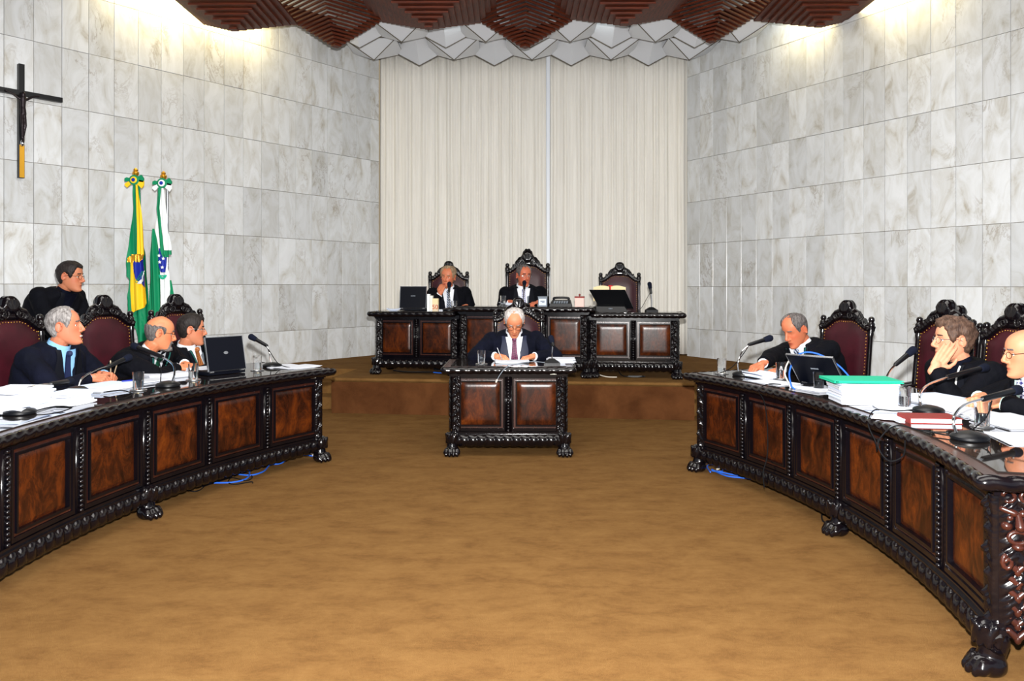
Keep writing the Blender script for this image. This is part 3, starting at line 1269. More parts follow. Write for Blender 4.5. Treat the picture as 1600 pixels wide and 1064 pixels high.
def put_chair(x, y, z, face_deg, label, sc=1.0):
    c = chair0 if not used[0] else copy_thing(chair0)
    if not used[0]:
        KIDS[chair0.name] = [(p, list(p.children)) for p in chair0.children]
    used[0] = True
    c.location = (x, y, z)
    c.rotation_euler = (0, 0, radians(face_deg) - pi / 2)
    c.scale = (sc, sc, sc)
    tag(c, label, 'chair', 'carved high-backed leather chairs')
    return c


def seatpos(c, r, deg):
    return (c[0] + r * cos(radians(deg)), c[1] + r * sin(radians(deg)))


def chair_at(c, deg, r, label, sc=1.0, twist=0):
    x, y = seatpos(c, r, deg)           # (x,y) is the back of the chair
    fx = deg + 180 + twist
    put_chair(x + 0.235 * cos(radians(fx)) * 0.9, y + 0.235 * sin(radians(fx)) * 0.9, 0, fx, label, sc)


chair_at(CL, 163.1, 6.17, 'carved high-backed leather chair cut by the left edge of the picture', 1.02)
chair_at(CL, 155.7, 6.17, 'carved leather chair behind the bald man with the goatee', 1.02)
chair_at(CL, 148.9, 6.23, 'carved leather chair behind the man with moustache and glasses', 1.02)
chair_at(CR, 24.1, 6.21, 'carved leather chair beside the man reading papers on the right', 0.985, 4)
chair_at(CR, 15.3, 6.21, 'empty carved leather chair whose scrolled arm shows over the green folder', 1.0)
chair_at(CR, 18.6, 6.72, 'spare carved leather chair half hidden behind the empty one', 0.96, -6)
chair_at(CR, 9.75, 6.21, 'carved leather chair behind the curly-haired man resting his cheek', 0.99)
chair_at(CR, 3.5, 6.23, 'carved leather chair under the man at the right edge', 0.99)
put_chair(0.10, 7.78, 0, -84, 'carved leather chair of the white-haired man writing at the middle desk', 0.985)
put_chair(-0.865, 10.17, ZD, -92, 'carved leather chair behind the man holding his chin on the dais', 1.02)
put_chair(1.36, 9.78, ZD, -97, 'empty carved leather chair behind the book stand on the dais', 1.0)
big = make_chair('president_chair', 'tallest carved chair with leafy crest in the middle of the dais', 1)
big.location = (0.185, 10.1, ZD)
big.rotation_euler = (0, 0, radians(-94) - pi / 2)
big.scale = (1.11, 1.11, 1.11)

# ================================================================== PEOPLE
HW = [(-.125, .016), (-.120, .026), (-.11, .036), (-.095, .046), (-.075, .055), (-.055, .061), (-.03, .066), (0, .071), (.03, .0755), (.055, .077),
      (.075, .0745), (.092, .066), (.106, .054), (.117, .037), (.123, .018), (.125, .006)]
HF = [(-.125, .070), (-.120, .082), (-.11, .088), (-.095, .086), (-.08, .084), (-.06, .085), (-.04, .084), (-.01, .083), (.02, .086), (.04, .090), (.06, .087),
      (.08, .078), (.097, .063), (.11, .043), (.12, .020), (.125, .004)]
HB = [(-.125, .040), (-.12, .02), (-.11, -.005), (-.09, -.035), (-.07, -.056), (-.04, -.078), (-.01, -.092), (.02, -.100), (.045, -.101), (.07, -.093),
      (.09, -.078), (.107, -.055), (.118, -.033), (.123, -.015), (.125, -.004)]
BUMPS = [(.031, .003, .017, .011, -.011), (.03, .027, .020, .007, .004), (.047, -.026, .018, .02, .004)]
MIDB = [(0, -.068, .030, .02, .003), (0, -.066, .018, .005, .004), (0, -.0735, .020, .003, -.004), (0, -.081, .015, .005, .004), (0, -.108, .018, .012, .005),
        (0, -.093, .02, .005, -.003)]


def head_surf(a, z, off=0.0):
    w_, f_, b_ = tab(z, HW), tab(z, HF), tab(z, HB)
    s, c = sin(a), cos(a)
    y0 = -.004 if z > -.06 else lerp(-.004, (f_ + b_) / 2, sst(-.06, -.12, z))
    x = (w_ + off) * math.copysign(abs(s) ** 0.92, s)
    if c > 0:
        y = y0 + (f_ - y0 + off) * c ** 0.85
        ax = abs(x)
        for bx, bz, sx, sz, h in BUMPS:
            y += h * c * exp(-((ax - bx) / sx) ** 2 - ((z - bz) / sz) ** 2)
        for bx, bz, sx, sz, h in MIDB:
            y += h * c * exp(-(x / sx) ** 2 - ((z - bz) / sz) ** 2)
    else:
        y = y0 - (y0 - b_ + off) * (-c) ** 0.95
    zz = z + off * (z / 0.125) * 0.9 if z > 0 else z
    return Vector((x, y, zz))


def zt_(t):
    return -.125 * cos(pi * t)


TW = [(0, .182), (.12, .180), (.25, .192), (.36, .208), (.43, .206), (.475, .184), (.505, .132), (.53, .092), (.56, .062)]
TF = [(0, .135), (.12, .150), (.25, .145), (.36, .130), (.45, .092), (.51, .068), (.56, .054)]
TB = [(0, .12), (.2, .105), (.35, .118), (.45, .108), (.51, .082), (.56, .058)]
VN = [(.13, 0.0), (.20, .018), (.32, .038), (.45, .056), (.50, .064), (.56, .072)]


def torso_surf(a, z, off=0.0):
    w_, f_, b_ = tab(z, TW), tab(z, TF), tab(z, TB)
    s, c = sin(a), cos(a)
    x = (w_ + off) * math.copysign(abs(s) ** 0.8, s)
    y = ((f_ + off) if c > 0 else (b_ + off)) * math.copysign(abs(c) ** 0.8, c)
    return Vector((x, y, z))


HL_LOW = [(1.5, .028), (1.75, .026), (1.9, -.03), (2.4, -.066), (3.15, -.075)]
HAIRLINE = {
    'full': [(0, .076), (.5, .080), (.8, .066), (1.0, .035), (1.15, .0), (1.35, -.012)] + HL_LOW,
    'receding': [(0, .104), (.4, .110), (.7, .100), (.95, .058), (1.15, .01), (1.35, -.012)] + HL_LOW,
    'thin': [(0, .119), (.4, .1195), (.7, .115), (.95, .070), (1.15, .015), (1.35, -.012)] + HL_LOW,
    'bald': [(0, .3), (1.05, .3), (1.22, .02), (1.38, -.012)] + HL_LOW,
}
BALDTOP = [(0, -.3), (1.05, -.3), (1.28, .044), (1.6, .058), (2.2, .060), (3.15, .060)]


def shell(name, HM, maskfn, th, amp, freq, material, parent, off, nu=72, nv=56, seed=0):
    P, mk = [], []
    for j in range(nv + 1):
        z = zt_(j / nv)
        for i in range(nu):
            a = -pi + 2 * pi * i / nu
            p0 = head_surf(a, z)
            m = maskfn(abs(a), p0)
            t = -0.007 + m * (th + 0.007)
            if m > 0.02 and amp:
                t += m * amp * (nz(p0.x * freq + seed, p0.y * freq, p0.z * freq * 0.7) + 0.5 * nz(p0.x * freq * 2.3, p0.y * freq * 2.3 + seed, p0.z * freq))
            P.append(HM @ head_surf(a, z, t) - off)
            mk.append(m)
    F = []
    for j in range(nv):
        for i in range(nu):
            i2 = (i + 1) % nu
            q = (j * nu + i, j * nu + i2, (j + 1) * nu + i2, (j + 1) * nu + i)
            if max(mk[k] for k in q) > 0.01:
                F.append(q)
    if mk[-1] > 0.01:
        F.append(tuple(nv * nu + k for k in range(nu)))
    used_ = sorted({k for f in F for k in f})
    ix = {k: n_ for n_, k in enumerate(used_)}
    mb = MB()
    mb.add([P[k] for k in used_], [tuple(ix[k] for k in f) for f in F])
    return mb.build(name, material, parent, True, False)


FPH = ((.042, .026, .021), (.046, .029, .022), (.043, .027, .021), (.034, .021, .019))
POSES = {'rest': (.30, .38, .25), 'fist': (1.05, 1.35, .8), 'half': (.62, .75, .5), 'flat': (.06, .12, .08), 'pen': (.75, 1.0, .5)}


def hand(mb, W, d, n, pose, side, sc=1.1):
    d = Vector(d).normalized()
    n = Vector(n)
    n = (n - d * n.dot(d)).normalized()
    lat = d.cross(n) * (1 if side == 'R' else -1)
    lat.normalize()
    c = POSES[pose]
    W = Vector(W)
    tips = []
    mb.cap(W - d * 0.03, W + d * 0.02 * sc, .024 * sc, .026 * sc)
    for i, lo in enumerate((.030, .010, -.010, -.028)):
        K = W + (d * (.090 - abs(i - 1.2) * .005) + lat * lo) * sc
        mb.cap(W + (d * .015 + lat * lo * .65) * sc, K, .0145 * sc, .0125 * sc, 10)
        p = K
        th = 0
        for j in range(3):
            th += c[j] * (1 + 0.08 * i) * (0.6 if pose == 'pen' and i == 0 else 1)
            dr = (d * cos(th) + n * sin(th) + lat * lo * (1.2 if pose in ('flat', 'rest') else 0.2)).normalized()
            p2 = p + dr * FPH[i][j] * sc
            mb.cap(p, p2, (.0100 - .001 * j) * sc, (.0092 - .001 * j) * sc, 8)
            p = p2
        tips.append(p)
    cl = {'rest': .3, 'fist': .9, 'half': .6, 'flat': .15, 'pen': .7}[pose]
    p = W + (d * .022 + lat * .026) * sc
    for L_, v, r in ((.044, d * .62 + lat * (.8 - .5 * cl) + n * .5 * cl, .0145), (.033, d * .9 + lat * (.4 - .6 * cl) + n * .5 * cl, .0115), (.027, d * .95 - lat * .3 * cl + n * .3 * cl, .0102)):
        p2 = p + v.normalized() * L_ * sc
        mb.cap(p, p2, r * sc, r * .9 * sc, 8)
        p = p2
    return (tips, p)


def ik(S, T, l1, l2, pole):
    v = T - S
    L = v.length
    u = v.normalized()
    if L > (l1 + l2) * .995:
        k = L / ((l1 + l2) * .995)
        l1, l2 = l1 * k, l2 * k
    a = (l1 * l1 - l2 * l2 + L * L) / (2 * L)
    h = sqrt(max(0, l1 * l1 - a * a))
    pole = Vector(pole)
    pole = (pole - u * pole.dot(u)).normalized()
    return S + u * a + pole * h


def person(label, hip, head, face, hy, hp=0, hr=0, arms=(), sc=1.1, hsc=None, skin=(193, 127, 93), hair=('full', 'hair_dark', .012, .004), brow='hair_dark',
           beard=None, mous=None, glasses=None, shirt='shirt', tie='tie_navy', coat='cloth', lapel='lapel_dark', trim=None, open_eyes=True, smile=False,
           stand=False, floor=0.0, hunch=.02, vdeep=0.0, cuffs=True, width=1.0, collar=True, vest=None):
    hip, head = Vector(hip), Vector(head)
    hsc = hsc or sc
    off = Vector((hip.x, hip.y, floor))
    root = thing('person', label, 'person', off)
    fa = radians(face)
    fw = Vector((cos(fa), sin(fa), 0))
    HM = Matrix.Translation(head) @ Matrix.Rotation(radians(hy) - pi / 2, 4, 'Z') @ Matrix.Rotation(radians(hp), 4, 'X') @ Matrix.Rotation(radians(hr), 4, 'Y') @ Matrix.Scale(hsc, 4)
    nk = HM @ Vector((0, -.038, -.094)) * 0.6 + (head + Vector((0, 0, -.112 * hsc)) - fw * .04) * 0.4
    ax = nk - hip
    Lt = ax.length
    ax.normalize()
    fwd = (fw - ax * fw.dot(ax)).normalized()
    rt = fwd.cross(ax)
    kz = Lt / .55

    def TP(p):
        z = p[2]
        b = -hunch * sin(pi * min(1, max(0, z / .55))) * sc
        return hip + rt * (p[0] * sc * width) + fwd * (p[1] * sc + b) + ax * (z * kz)

    # ---- arms
    body = MB()
    coat_mb = MB()
    shirt_mb = MB()
    pens = []
    for side, spec in zip('RL', arms):
        sx = 1 if side == 'R' else -1
        S = TP((sx * .185, -.005, .448))
        W, hd, hn, pose, pole = spec
        W = Vector(W)
        E = ik(S, W, .285 * sc, .25 * sc, Vector(pole))
        body.cap(S, E, .035 * sc, .032 * sc)
        body.cap(E, W, .032 * sc, .026 * sc)
        tp = hand(body, W, hd, hn, pose, side, sc)
        pens.append((W, tp))
        fa_ = (W - E).normalized()
        We = W - fa_ * .030
        coat_mb.ell(S, .084 * sc)
        coat_mb.cap(S, E, .078 * sc, .064 * sc, 14)
        coat_mb.cap(E, We - fa_ * .02, .064 * sc, .048 * sc, 14)
        coat_mb.tube([E, We - fa_ * .01, We], [.055 * sc, .050 * sc, .048 * sc], 14)
        if cuffs:
            shirt_mb.tube([W - fa_ * .08, W - fa_ * .012, W - fa_ * .008], [.034 * sc, .037 * sc, .034 * sc], 14)

    # ---- head, neck, trunk: one surface
    NU, NV = 56, 46
    P = []
    for j in range(NV + 1):
        for i in range(NU):
            P.append(HM @ head_surf(-pi + 2 * pi * i / NU, zt_(j / NV)))
    F = [tuple(range(NU - 1, -1, -1)), tuple(NV * NU + k for k in range(NU))]
    for j in range(NV):
        for i in range(NU):
            i2 = (i + 1) % NU
            F.append((j * NU + i, j * NU + i2, (j + 1) * NU + i2, (j + 1) * NU + i))
    body.add(P, F)

    def hcap(a, b, ra, rb):
        body.cap(HM @ Vector(a), HM @ Vector(b), ra * hsc, rb * hsc, 10)
    hcap((0, .082, .018), (0, .104, -.030), .0085, .0125)
    hcap((0, .080, .022), (0, .095, -.01), .010, .011)
    for s in (-1, 1):
        hcap((s * .011, .094, -.038), (s * .012, .088, -.038), .0085, .0085)
        Re = Matrix.Rotation(s * 0.35, 3, 'Z') @ Matrix.Rotation(-0.18, 3, 'X')
        R3 = HM.to_3x3().normalized() @ Re
        body.ell(HM @ Vector((s * .077, -.016, .002)), (.006 * hsc, .017 * hsc, .029 * hsc), R3)
        body.tube([HM @ Vector((s * (.080 + .007 * (cos(t) < .4)), -.018 - .019 * cos(t + .25), .004 + .030 * sin(t))) for t in [-1.9 + k * .42 for k in range(13)]], .0052 * hsc, 8)
        hcap((s * .019, .066, .0118), (s * .043, .061, .0105), .0042, .004)
        if not open_eyes:
            body.ell(HM @ Vector((s * .031, .0605, .002)), .0125 * hsc)
        else:
            hcap((s * .021, .063, -.0075), (s * .041, .059, -.007), .003, .003)
    body.cap(TP((0, -.015, .49)), HM @ Vector((0, -.026, -.070)), .058 * sc, .054 * hsc)
    body.cap(TP((0, 0, .05)), TP((0, 0, .40)), .10 * sc, .11 * sc)
    body.cap(TP((-.13, 0, .445)), TP((.13, 0, .445)), .055 * sc, .055 * sc)
    me = voxel(body, 0.0046, 1, 0.5)
    # complexion
    inv = HM.inverted()
    base = lin(skin)
    lip = lin((skin[0] * .80, skin[1] * .58, skin[2] * .60))
    blush = lin((min(255, skin[0] * 1.0), skin[1] * .84, skin[2] * .80))
    at = me.color_attributes.new('Col', 'FLOAT_COLOR', 'POINT')
    NVt = len(me.vertices)
    co = np.empty(NVt * 3, np.float32)
    me.vertices.foreach_get('co', co)
    co = co.reshape(-1, 3)
    iv = np.array(inv)
    p = co @ iv[:3, :3].T + iv[:3, 3]
    near = (np.linalg.norm(co - np.array(head), axis=1) < .17 * hsc)
    fr_ = near & (p[:, 1] > .03)
    l_ = np.where(fr_, np.exp(-(p[:, 0] / .021) ** 4 - ((p[:, 2] + .0735) / .0085) ** 2), 0)
    b_ = .7 * np.exp(-((np.abs(p[:, 0]) - .045) / .022) ** 2 - ((p[:, 2] + .025) / .02) ** 2) + .6 * np.exp(-(p[:, 0] / .016) ** 2 - ((p[:, 2] + .036) / .014) ** 2) * (p[:, 1] > .09)
    b_ = np.where(fr_, b_, np.where(near & (np.abs(p[:, 0]) > .07) & (p[:, 1] < .01), .5, 0))
    B0, B1, B2 = (np.array(k[:3]) for k in (base, blush, lip))
    cc = B0 + (B1 - B0) * b_[:, None]
    cc = cc + (B2 - cc) * l_[:, None]
    at.data.foreach_set('color', np.hstack([cc, np.ones((NVt, 1))]).astype(np.float32).ravel())
    me.vertices.foreach_set('co', (co - np.array(off, np.float32)).astype(np.float32).ravel())
    me.materials.append(M['skin'])
    obj('body', me, root)

    # ---- hair
    if hair:
        st, hm, th, amp = hair
        HLn = HAIRLINE[st]

        def hmask(a, p):
            m = sst(-.010, .012, p.z - tab(a, HLn) + .010 * nz(p.x * 50, p.y * 50, p.z * 50))
            if st == 'bald':
                m *= 1 - sst(-.020, .012, p.z - tab(a, BALDTOP) + .014 * nz(p.x * 40, p.y * 40, 3))
            return m
        shell('hair', HM, hmask, th, amp, 60 if amp < .008 else 42, hm, root, off)
    shell('eyebrows', HM, lambda a, p: (sst(.021, .014, abs(abs(p.x) - .031)) * sst(.0065, .003, abs(p.z - .0285 + .10 * max(0, abs(p.x) - .036)))) if p.y > .03 else 0,
          .004, .001, 90, brow, root, off, 150, 110)
    if beard:
        shell('beard', HM, lambda a, p: (sst(.042, .030, abs(p.x)) * sst(-.082, -.092, p.z) + sst(.034, .026, abs(p.x)) * sst(.012, .006, abs(p.z + .054)) +
                                         sst(.008, .004, abs(abs(p.x) - .03)) * sst(-.05, -.06, p.z)) if p.y > .02 else 0, .006, .003, 70, beard, root, off, 120, 90)
    if mous:
        shell('moustache', HM, lambda a, p: sst(.032, .024, abs(p.x)) * sst(.0095, .005, abs(p.z + .0565 + .12 * max(0, abs(p.x) - .012))) if p.y > .03 else 0,
              .006, .002, 80, mous, root, off, 140, 110)
    # ---- eyes
    if open_eyes:
        for s in (-1, 1):
            e = MB()
            c0 = Vector((s * .031, .0598, .002))
            e.ell(HM @ c0 - off, .0125 * hsc, None, 14, 10)
            e.mi = 1
            e.ell(HM @ (c0 + Vector((0, .0088, 0))) - off, .0056 * hsc, None, 10, 8)
            e.build('eye', ['eye_white', 'iris'], root, True, False)
    if smile:
        t = MB()
        t.tube([HM @ Vector((x, .0895 - 7 * x * x, -.0725 + 6 * x * x)) - off for x in [-.02 + .005 * k for k in range(9)]], .0048 * hsc, 8, (1, .8))
        t.build('teeth', 'tooth', root)
    if glasses:
        g = MB()
        for s in (-1, 1):
            g.tube([HM @ Vector((s * .033 + .024 * cos(t), .093 - 2.2 * (s * .033 + .024 * cos(t)) ** 2, -.001 + .017 * sin(t))) - off for t in [2 * pi * k / 20 for k in range(21)]], .0016 * hsc, 6)
            g.tube([HM @ Vector(p) - off for p in ((s * .057, .085, .006), (s * .075, .06, .009), (s * .083, .0, .012), (s * .083, -.02, .002))], .0017 * hsc, 6)
        g.tube([HM @ Vector(p) - off for p in ((-.010, .0955, .003), (0, .101, .006), (.010, .0955, .003))], .0016 * hsc, 6)
        g.build('spectacles', glasses, root)

    # ---- clothes
    def vcut(x, z):
        return abs(x) < tab(z, VN) - vdeep * 0 if z > .13 else False
    NU, NV = 72, 44
    z0, z1 = -.06, .538
    P = []
    for j in range(NV + 1):
        z = lerp(z0, z1, j / NV)
        for i in range(NU):
            a = -pi + 2 * pi * i / NU
            p = torso_surf(a, z)
            o_ = .032
            if cos(a) > 0 and z > .12:
                d_ = abs(p.x) - tab(z, VN)
                o_ = lerp(-.030, .032, sst(-.006, .006, d_))
            P.append(TP(torso_surf(a, z, o_)))
    F = [tuple(range(NU - 1, -1, -1)), tuple(NV * NU + k for k in range(NU))]
    for j in range(NV):
        for i in range(NU):
            i2 = (i + 1) % NU
            F.append((j * NU + i, j * NU + i2, (j + 1) * NU + i2, (j + 1) * NU + i))
    coat_mb.add(P, F)
    cm = voxel(coat_mb, 0.0085, 2, 0.5)
    NVt = len(cm.vertices)
    co = np.empty(NVt * 3, np.float32)
    cm.vertices.foreach_get('co', co)
    co = co.reshape(-1, 3)
    no = np.empty(NVt * 3, np.float32)
    cm.vertex_normals.foreach_get('vector', no)
    no = no.reshape(-1, 3)
    kk = np.array([.007 * nz(q[0] * 11, q[1] * 11, q[2] * 8) + .004 * nz(q[0] * 27, q[1] * 27 + 5, q[2] * 20) for q in co.tolist()], np.float32)
    cm.vertices.foreach_set('co', (co + no * kk[:, None] - np.array(off, np.float32)).ravel())
    cm.materials.append(M[coat])
    cm.update()
    obj('coat', cm, root)
    # shirt: chest, collar band and turned-down collar, cuffs
    def chest(u, v):
        z = lerp(.08, .525, v)
        vx = (tab(z, VN) + .012) * (2 * u - 1)
        a = math.copysign(math.asin(min(.98, abs(vx) / (tab(z, TW) + .014)) ** (1 / .8)), vx)
        return TP(torso_surf(a, z, .014))
    shirt_mb.grid(chest, 16, 30)
    if collar:
        for k in (0, 1):
            def col(u, v, k=k):
                a = -pi + 2 * pi * u
                r = .062 + .008 * (1 - v) + .004 * k
                z = lerp(.505, .562, v) - .022 * (cos(a) > .0) * cos(a) * (1 - v * .3)
                return TP((r * sin(a), r * .92 * cos(a) - .006 + .014 * (cos(a) > 0) * cos(a), z))
            shirt_mb.grid(col, 28, 4, True)
    s0 = len(shirt_mb.v)
    shirt_mb.v = [tuple(Vector(p) - off) for p in shirt_mb.v]
    shirt_mb.build('shirt', shirt, root)
    if vest:
        vm = MB()
        for s in (-1, 1):
            vm.grid(lambda u, v, s=s: TP(torso_surf(s * (.10 + .75 * u), lerp(.10, .44 + .05 * u, v), .021)) - off, 8, 14)
        vm.build('waistcoat', vest, root)
    if tie:
        tm = MB()
        zt1, zt0 = .500, .12

        def tf(o2):
            def fn(u, v):
                z = lerp(zt1, zt0, v)
                wd = lerp(.017, .038, sst(0, .8, v))
                x = lerp(-wd, wd, u)
                return TP((x, torso_surf(0, z, .022 + o2).y - .12 * x * x / .01 * .01, z)) - off
            return fn
        tm.grid(tf(.004), 4, 20)
        tm.grid(tf(-.006), 4, 20)
        kp = TP((0, torso_surf(0, .508, .028).y, .508))
        tm.ell(kp - off, (.021 * sc, .016 * sc, .020 * sc), None, 10, 8)
        tm.build('tie', tie, root)
    # lapels follow the V on both sides; robe trim beside them
    for s in (-1, 1):
        lm = MB()

        def lap(o2, x_in=0.0, x_w=None, s=s):
            def fn(u, v):
                z = lerp(.535, .12, v)
                wd = x_w or lerp(.026, .062, sst(0, .35, v)) * (1 - sst(.55, 1, v) * .8)
                vx = tab(z, VN) + x_in + wd * u
                w_ = tab(z, TW) + .03
                a = math.asin(min(.98, (vx / w_)) ** (1 / .8))
                q = torso_surf(a, z, .040 + o2 - .004 * u)
                return TP((s * q.x, q.y, q.z)) - off
            return fn
        lm.grid(lap(.003), 5, 24)
        lm.grid(lap(-.006), 5, 24)
        lm.build('lapel', lapel, root)
        if trim:
            tr = MB()
            tr.tube([lap(.006, .004, .012)(0.5, k / 24) for k in range(25)], .0058, 6)
            tr.build('robe_trim', trim, root)
    # ---- legs and shoes
    tr = MB()
    hipz = hip.z
    for s in (-1, 1):
        if stand:
            a = hip + rt * (s * .10 * sc)
            kn = Vector((a.x, a.y, floor + .50)) + fw * .02
            ft = Vector((a.x, a.y, floor + .09)) - fw * .02
            tr.cap(a, kn, .095 * sc, .07 * sc)
            tr.cap(kn, ft, .07 * sc, .058 * sc)
        else:
            a = hip + rt * (s * .09 * sc) + Vector((0, 0, .09))
            kn = a + fw * .44 * sc + rt * (s * .04)
            kn.z = hip.z + .06
            ft = Vector((kn.x, kn.y, floor + .10)) - fw * .04
            tr.cap(a, kn, .085 * sc, .066 * sc)
            tr.cap(kn, ft, .066 * sc, .052 * sc)
        sh = MB()
        f0 = Vector((ft.x, ft.y, floor))
        sh.cap(f0 - off + fw * -.03 + Vector((0, 0, .055)), f0 - off + fw * .15 + Vector((0, 0, .042)), .045, .036, 10)
        sh.box(f0 - off + fw * .06 + Vector((0, 0, .010)), (.29, .085, .02), Rz(fa))
        sh.build('shoe', 'shoe', root)
    tr.cap(hip + rt * -.08 + Vector((0, 0, .09)), hip + rt * .08 + Vector((0, 0, .09)), .11 * sc, .11 * sc)
    tmh = voxel(tr, 0.014, 2)
    tmh.transform(Matrix.Translation(-off))
    tmh.materials.append(M['trousers'])
    obj('trousers', tmh, root)
    return root, HM, pens


def pen(a, b, label, m='silver'):
    a, b = Vector(a), Vector(b)
    o = MB().tube([tuple(Vector((0, 0, 0))), tuple((b - a) * .9), tuple(b - a)], [.0042, .0042, .0012], 8).build('pen', m)
    o.location = a
    return tag(o, label, 'pen')


DN = (0, 0, -1)
# -- left bench
hx, hy_ = seatpos(CL, 6.02, 163.1)
person('smiling grey-haired man in dark suit with pale blue shirt, turned right', (hx, hy_, .46), (-3.175, 5.52, 1.172), -12, 20, 6, 0,
       arms=(((-2.985, 5.50, .812), (1, .12, -.05), (0, .5, -.8), 'fist', (-.1, -.9, -.5)), ((-2.975, 5.66, .815), (1, -.25, -.1), (0, -.6, -.8), 'fist', (-.1, .9, -.5))),
       hair=('receding', 'hair_grey', .010, .004), brow='hair_salt', shirt='shirt_blue', tie='tie_navy', coat='navy', lapel='lapel_dark', smile=True, hunch=.03,
       skin=(189, 117, 87))
hx, hy_ = seatpos(CL, 6.0, 155.7)
person('bald man with grey goatee and glasses leaning on the left desk', (hx, hy_, .46), (-2.775, 6.13, 1.086), -16, 33, -8, 0,
       arms=(((-2.66, 6.18, .815), (.75, .62, -.1), (-.3, .3, -.9), 'fist', (.1, -1, -.25)), ((-2.70, 6.42, .815), (.9, -.35, -.1), (0, -.4, -.9), 'half', (-.1, 1, -.3))),
       hair=('bald', 'hair_salt', .008, .003), brow='hair_salt', beard='hair_salt', glasses='iris', tie='tie_green', trim='trim_green', coat='cloth', hunch=.06,
       skin=(197, 122, 85))
hx, hy_ = seatpos(CL, 6.12, 148.9)
person('dark-haired man with moustache and glasses beside the left laptop', (hx, hy_, .42), (-2.785, 6.76, 1.078), -12, 26, 0, 0,
       arms=(((-2.45, 6.55, .80), (.9, -.3, -.1), DN, 'rest', (-.2, -.8, -.6)), ((-2.54, 6.72, .80), (.8, -.5, -.1), DN, 'rest', (-.2, .8, -.6))),
       hair=('full', 'hair_dark', .012, .003), brow='hair_dark', mous='hair_dark', glasses='silver', tie='tie_gold', trim='trim_green', hunch=.04, vest='grey_cloth',
       skin=(187, 119, 88))
person('standing dark-haired man in black with glasses beside the flags', (-4.30, 7.22, .93), (-4.075, 7.18, 1.545), -18, 6, -2, 0,
       arms=(((-3.98, 6.93, .90), (.3, .1, -1), (-1, 0, 0), 'rest', (-.6, -.6, 0)), ((-3.84, 7.28, .95), (.3, .1, -1), (-1, 0, 0), 'rest', (-.6, .6, 0))),
       hair=('full', 'hair_dark', .014, .004), brow='hair_dark', glasses='iris', shirt='navy', tie=None, coat='cloth', stand=True, cuffs=False, hunch=.10, sc=1.06, hsc=1.1,
       skin=(182, 115, 84), collar=True)
# -- middle desk
_, _, pn = person('white-haired man writing at the small middle desk', (.03, 7.70, .47), (.022, 7.43, 1.112), -90, -88, -34, 0,
                  arms=(((-.145, 7.16, .815), (.62, -.75, -.22), (.45, .2, -.85), 'pen', (-1, .2, -.3)), ((.195, 7.17, .812), (-.75, -.62, -.12), (-.1, 0, -1), 'half', (1, .2, -.3))),
                  hair=('thin', 'hair_white', .010, .006), brow='hair_grey', glasses='iris', tie='tie_plum', coat='navy', lapel='lapel', open_eyes=False, hunch=.03,
                  width=1.06, skin=(199, 126, 90))
pen((-.135, 7.10, .895), (-.085, 7.035, .778), 'silver pen in the hand of the man writing at the middle desk')
# -- dais
person('man in dark robe holding his chin behind the dais laptop', (-.80, 10.20, ZD + .46), (-.822, 9.98, 1.572), -88, -104, -3, -6,
       arms=(((-.905, 9.80, 1.365), (.25, .28, .9), (.35, .9, -.1), 'half', (-.5, -.5, -1)), ((-.60, 9.86, 1.20), (-.6, -.6, -.2), DN, 'rest', (.5, .4, -1))),
       hair=('receding', 'hair_sandy', .015, .006), brow='hair_sandy', tie='tie_stripe', coat='cloth', hunch=.03, skin=(191, 114, 81))
person('president with glasses speaking from the tallest chair on the dais', (.14, 10.10, ZD + .46), (.152, 9.90, 1.588), -86, -68, -3, 0,
       arms=(((-.02, 9.66, 1.262), (.6, -.7, -.1), DN, 'rest', (-.5, .4, -1)), ((.34, 9.64, 1.262), (-.7, -.6, -.1), DN, 'rest', (.5, .4, -1))),
       hair=('receding', 'hair_salt', .009, .003), brow='hair_dark', mous=None, glasses='silver', tie='tie_dots', coat='cloth', lapel='lapel_dark', vest='grey_cloth',
       hunch=.02, width=1.08, skin=(189, 105, 76))
# -- right bench
hx, hy_ = seatpos(CR, 6.05, 24.1)
person('balding man in dark suit reading papers at the far end of the right desk', (hx, hy_, .46), (2.345, 6.44, 1.095), 212, 204, -24, 0,
       arms=(((2.09, 6.05, .812), (-.6, -.75, -.1), (0, 0, -1), 'rest', (.4, .6, -.5)), ((1.985, 6.16, .845), (-.9, -.35, -.35), (-.2, .1, -.9), 'half', (-.2, 1, .2)))[::-1] if True else (),
       hair=('thin', 'hair_salt', .009, .003), brow='hair_salt', tie='tie_stripe', trim='trim_green', open_eyes=False, hunch=.05, skin=(189, 110, 78))
hx, hy_ = seatpos(CR, 6.0, 9.75)
person('curly-haired man in black robe resting his cheek on one hand', (hx, hy_, .46), (2.868, 5.06, 1.105), 196, 172, 3, 0, hsc=1.14,
       arms=(((2.86, 5.06, .64), (-.7, -.7, -.1), DN, 'rest', (.2, 1, -.2)), ((2.672, 4.915, .945), (.62, .06, .80), (.25, .9, -.2), 'flat', (-.5, -.3, -1))),
       hair=('full', 'hair_brown', .020, .013), brow='hair_brown', glasses='silver', shirt='navy', tie=None, trim='trim_white', cuffs=False, hunch=.04, skin=(206, 141, 110))
hx, hy_ = seatpos(CR, 6.0, 3.2)
person('bald man with glasses and folded hands at the right edge', (hx, hy_, .46), (2.965, 4.49, 1.068), 184, 168, -3, 0, hsc=1.12,
       arms=(((2.72, 4.52, .815), (-.85, -.5, -.08), (-.1, -.4, -.9), 'half', (.2, 1, -.4)), ((2.70, 4.30, .815), (-.95, .1, -.08), (0, .5, -.9), 'fist', (.2, -1, -.4))),
       hair=('bald', 'hair_salt', .009, .003), brow='hair_salt', glasses='iris', shirt='shirt_pale', tie='tie_dots', hunch=.05, skin=(200, 132, 98))

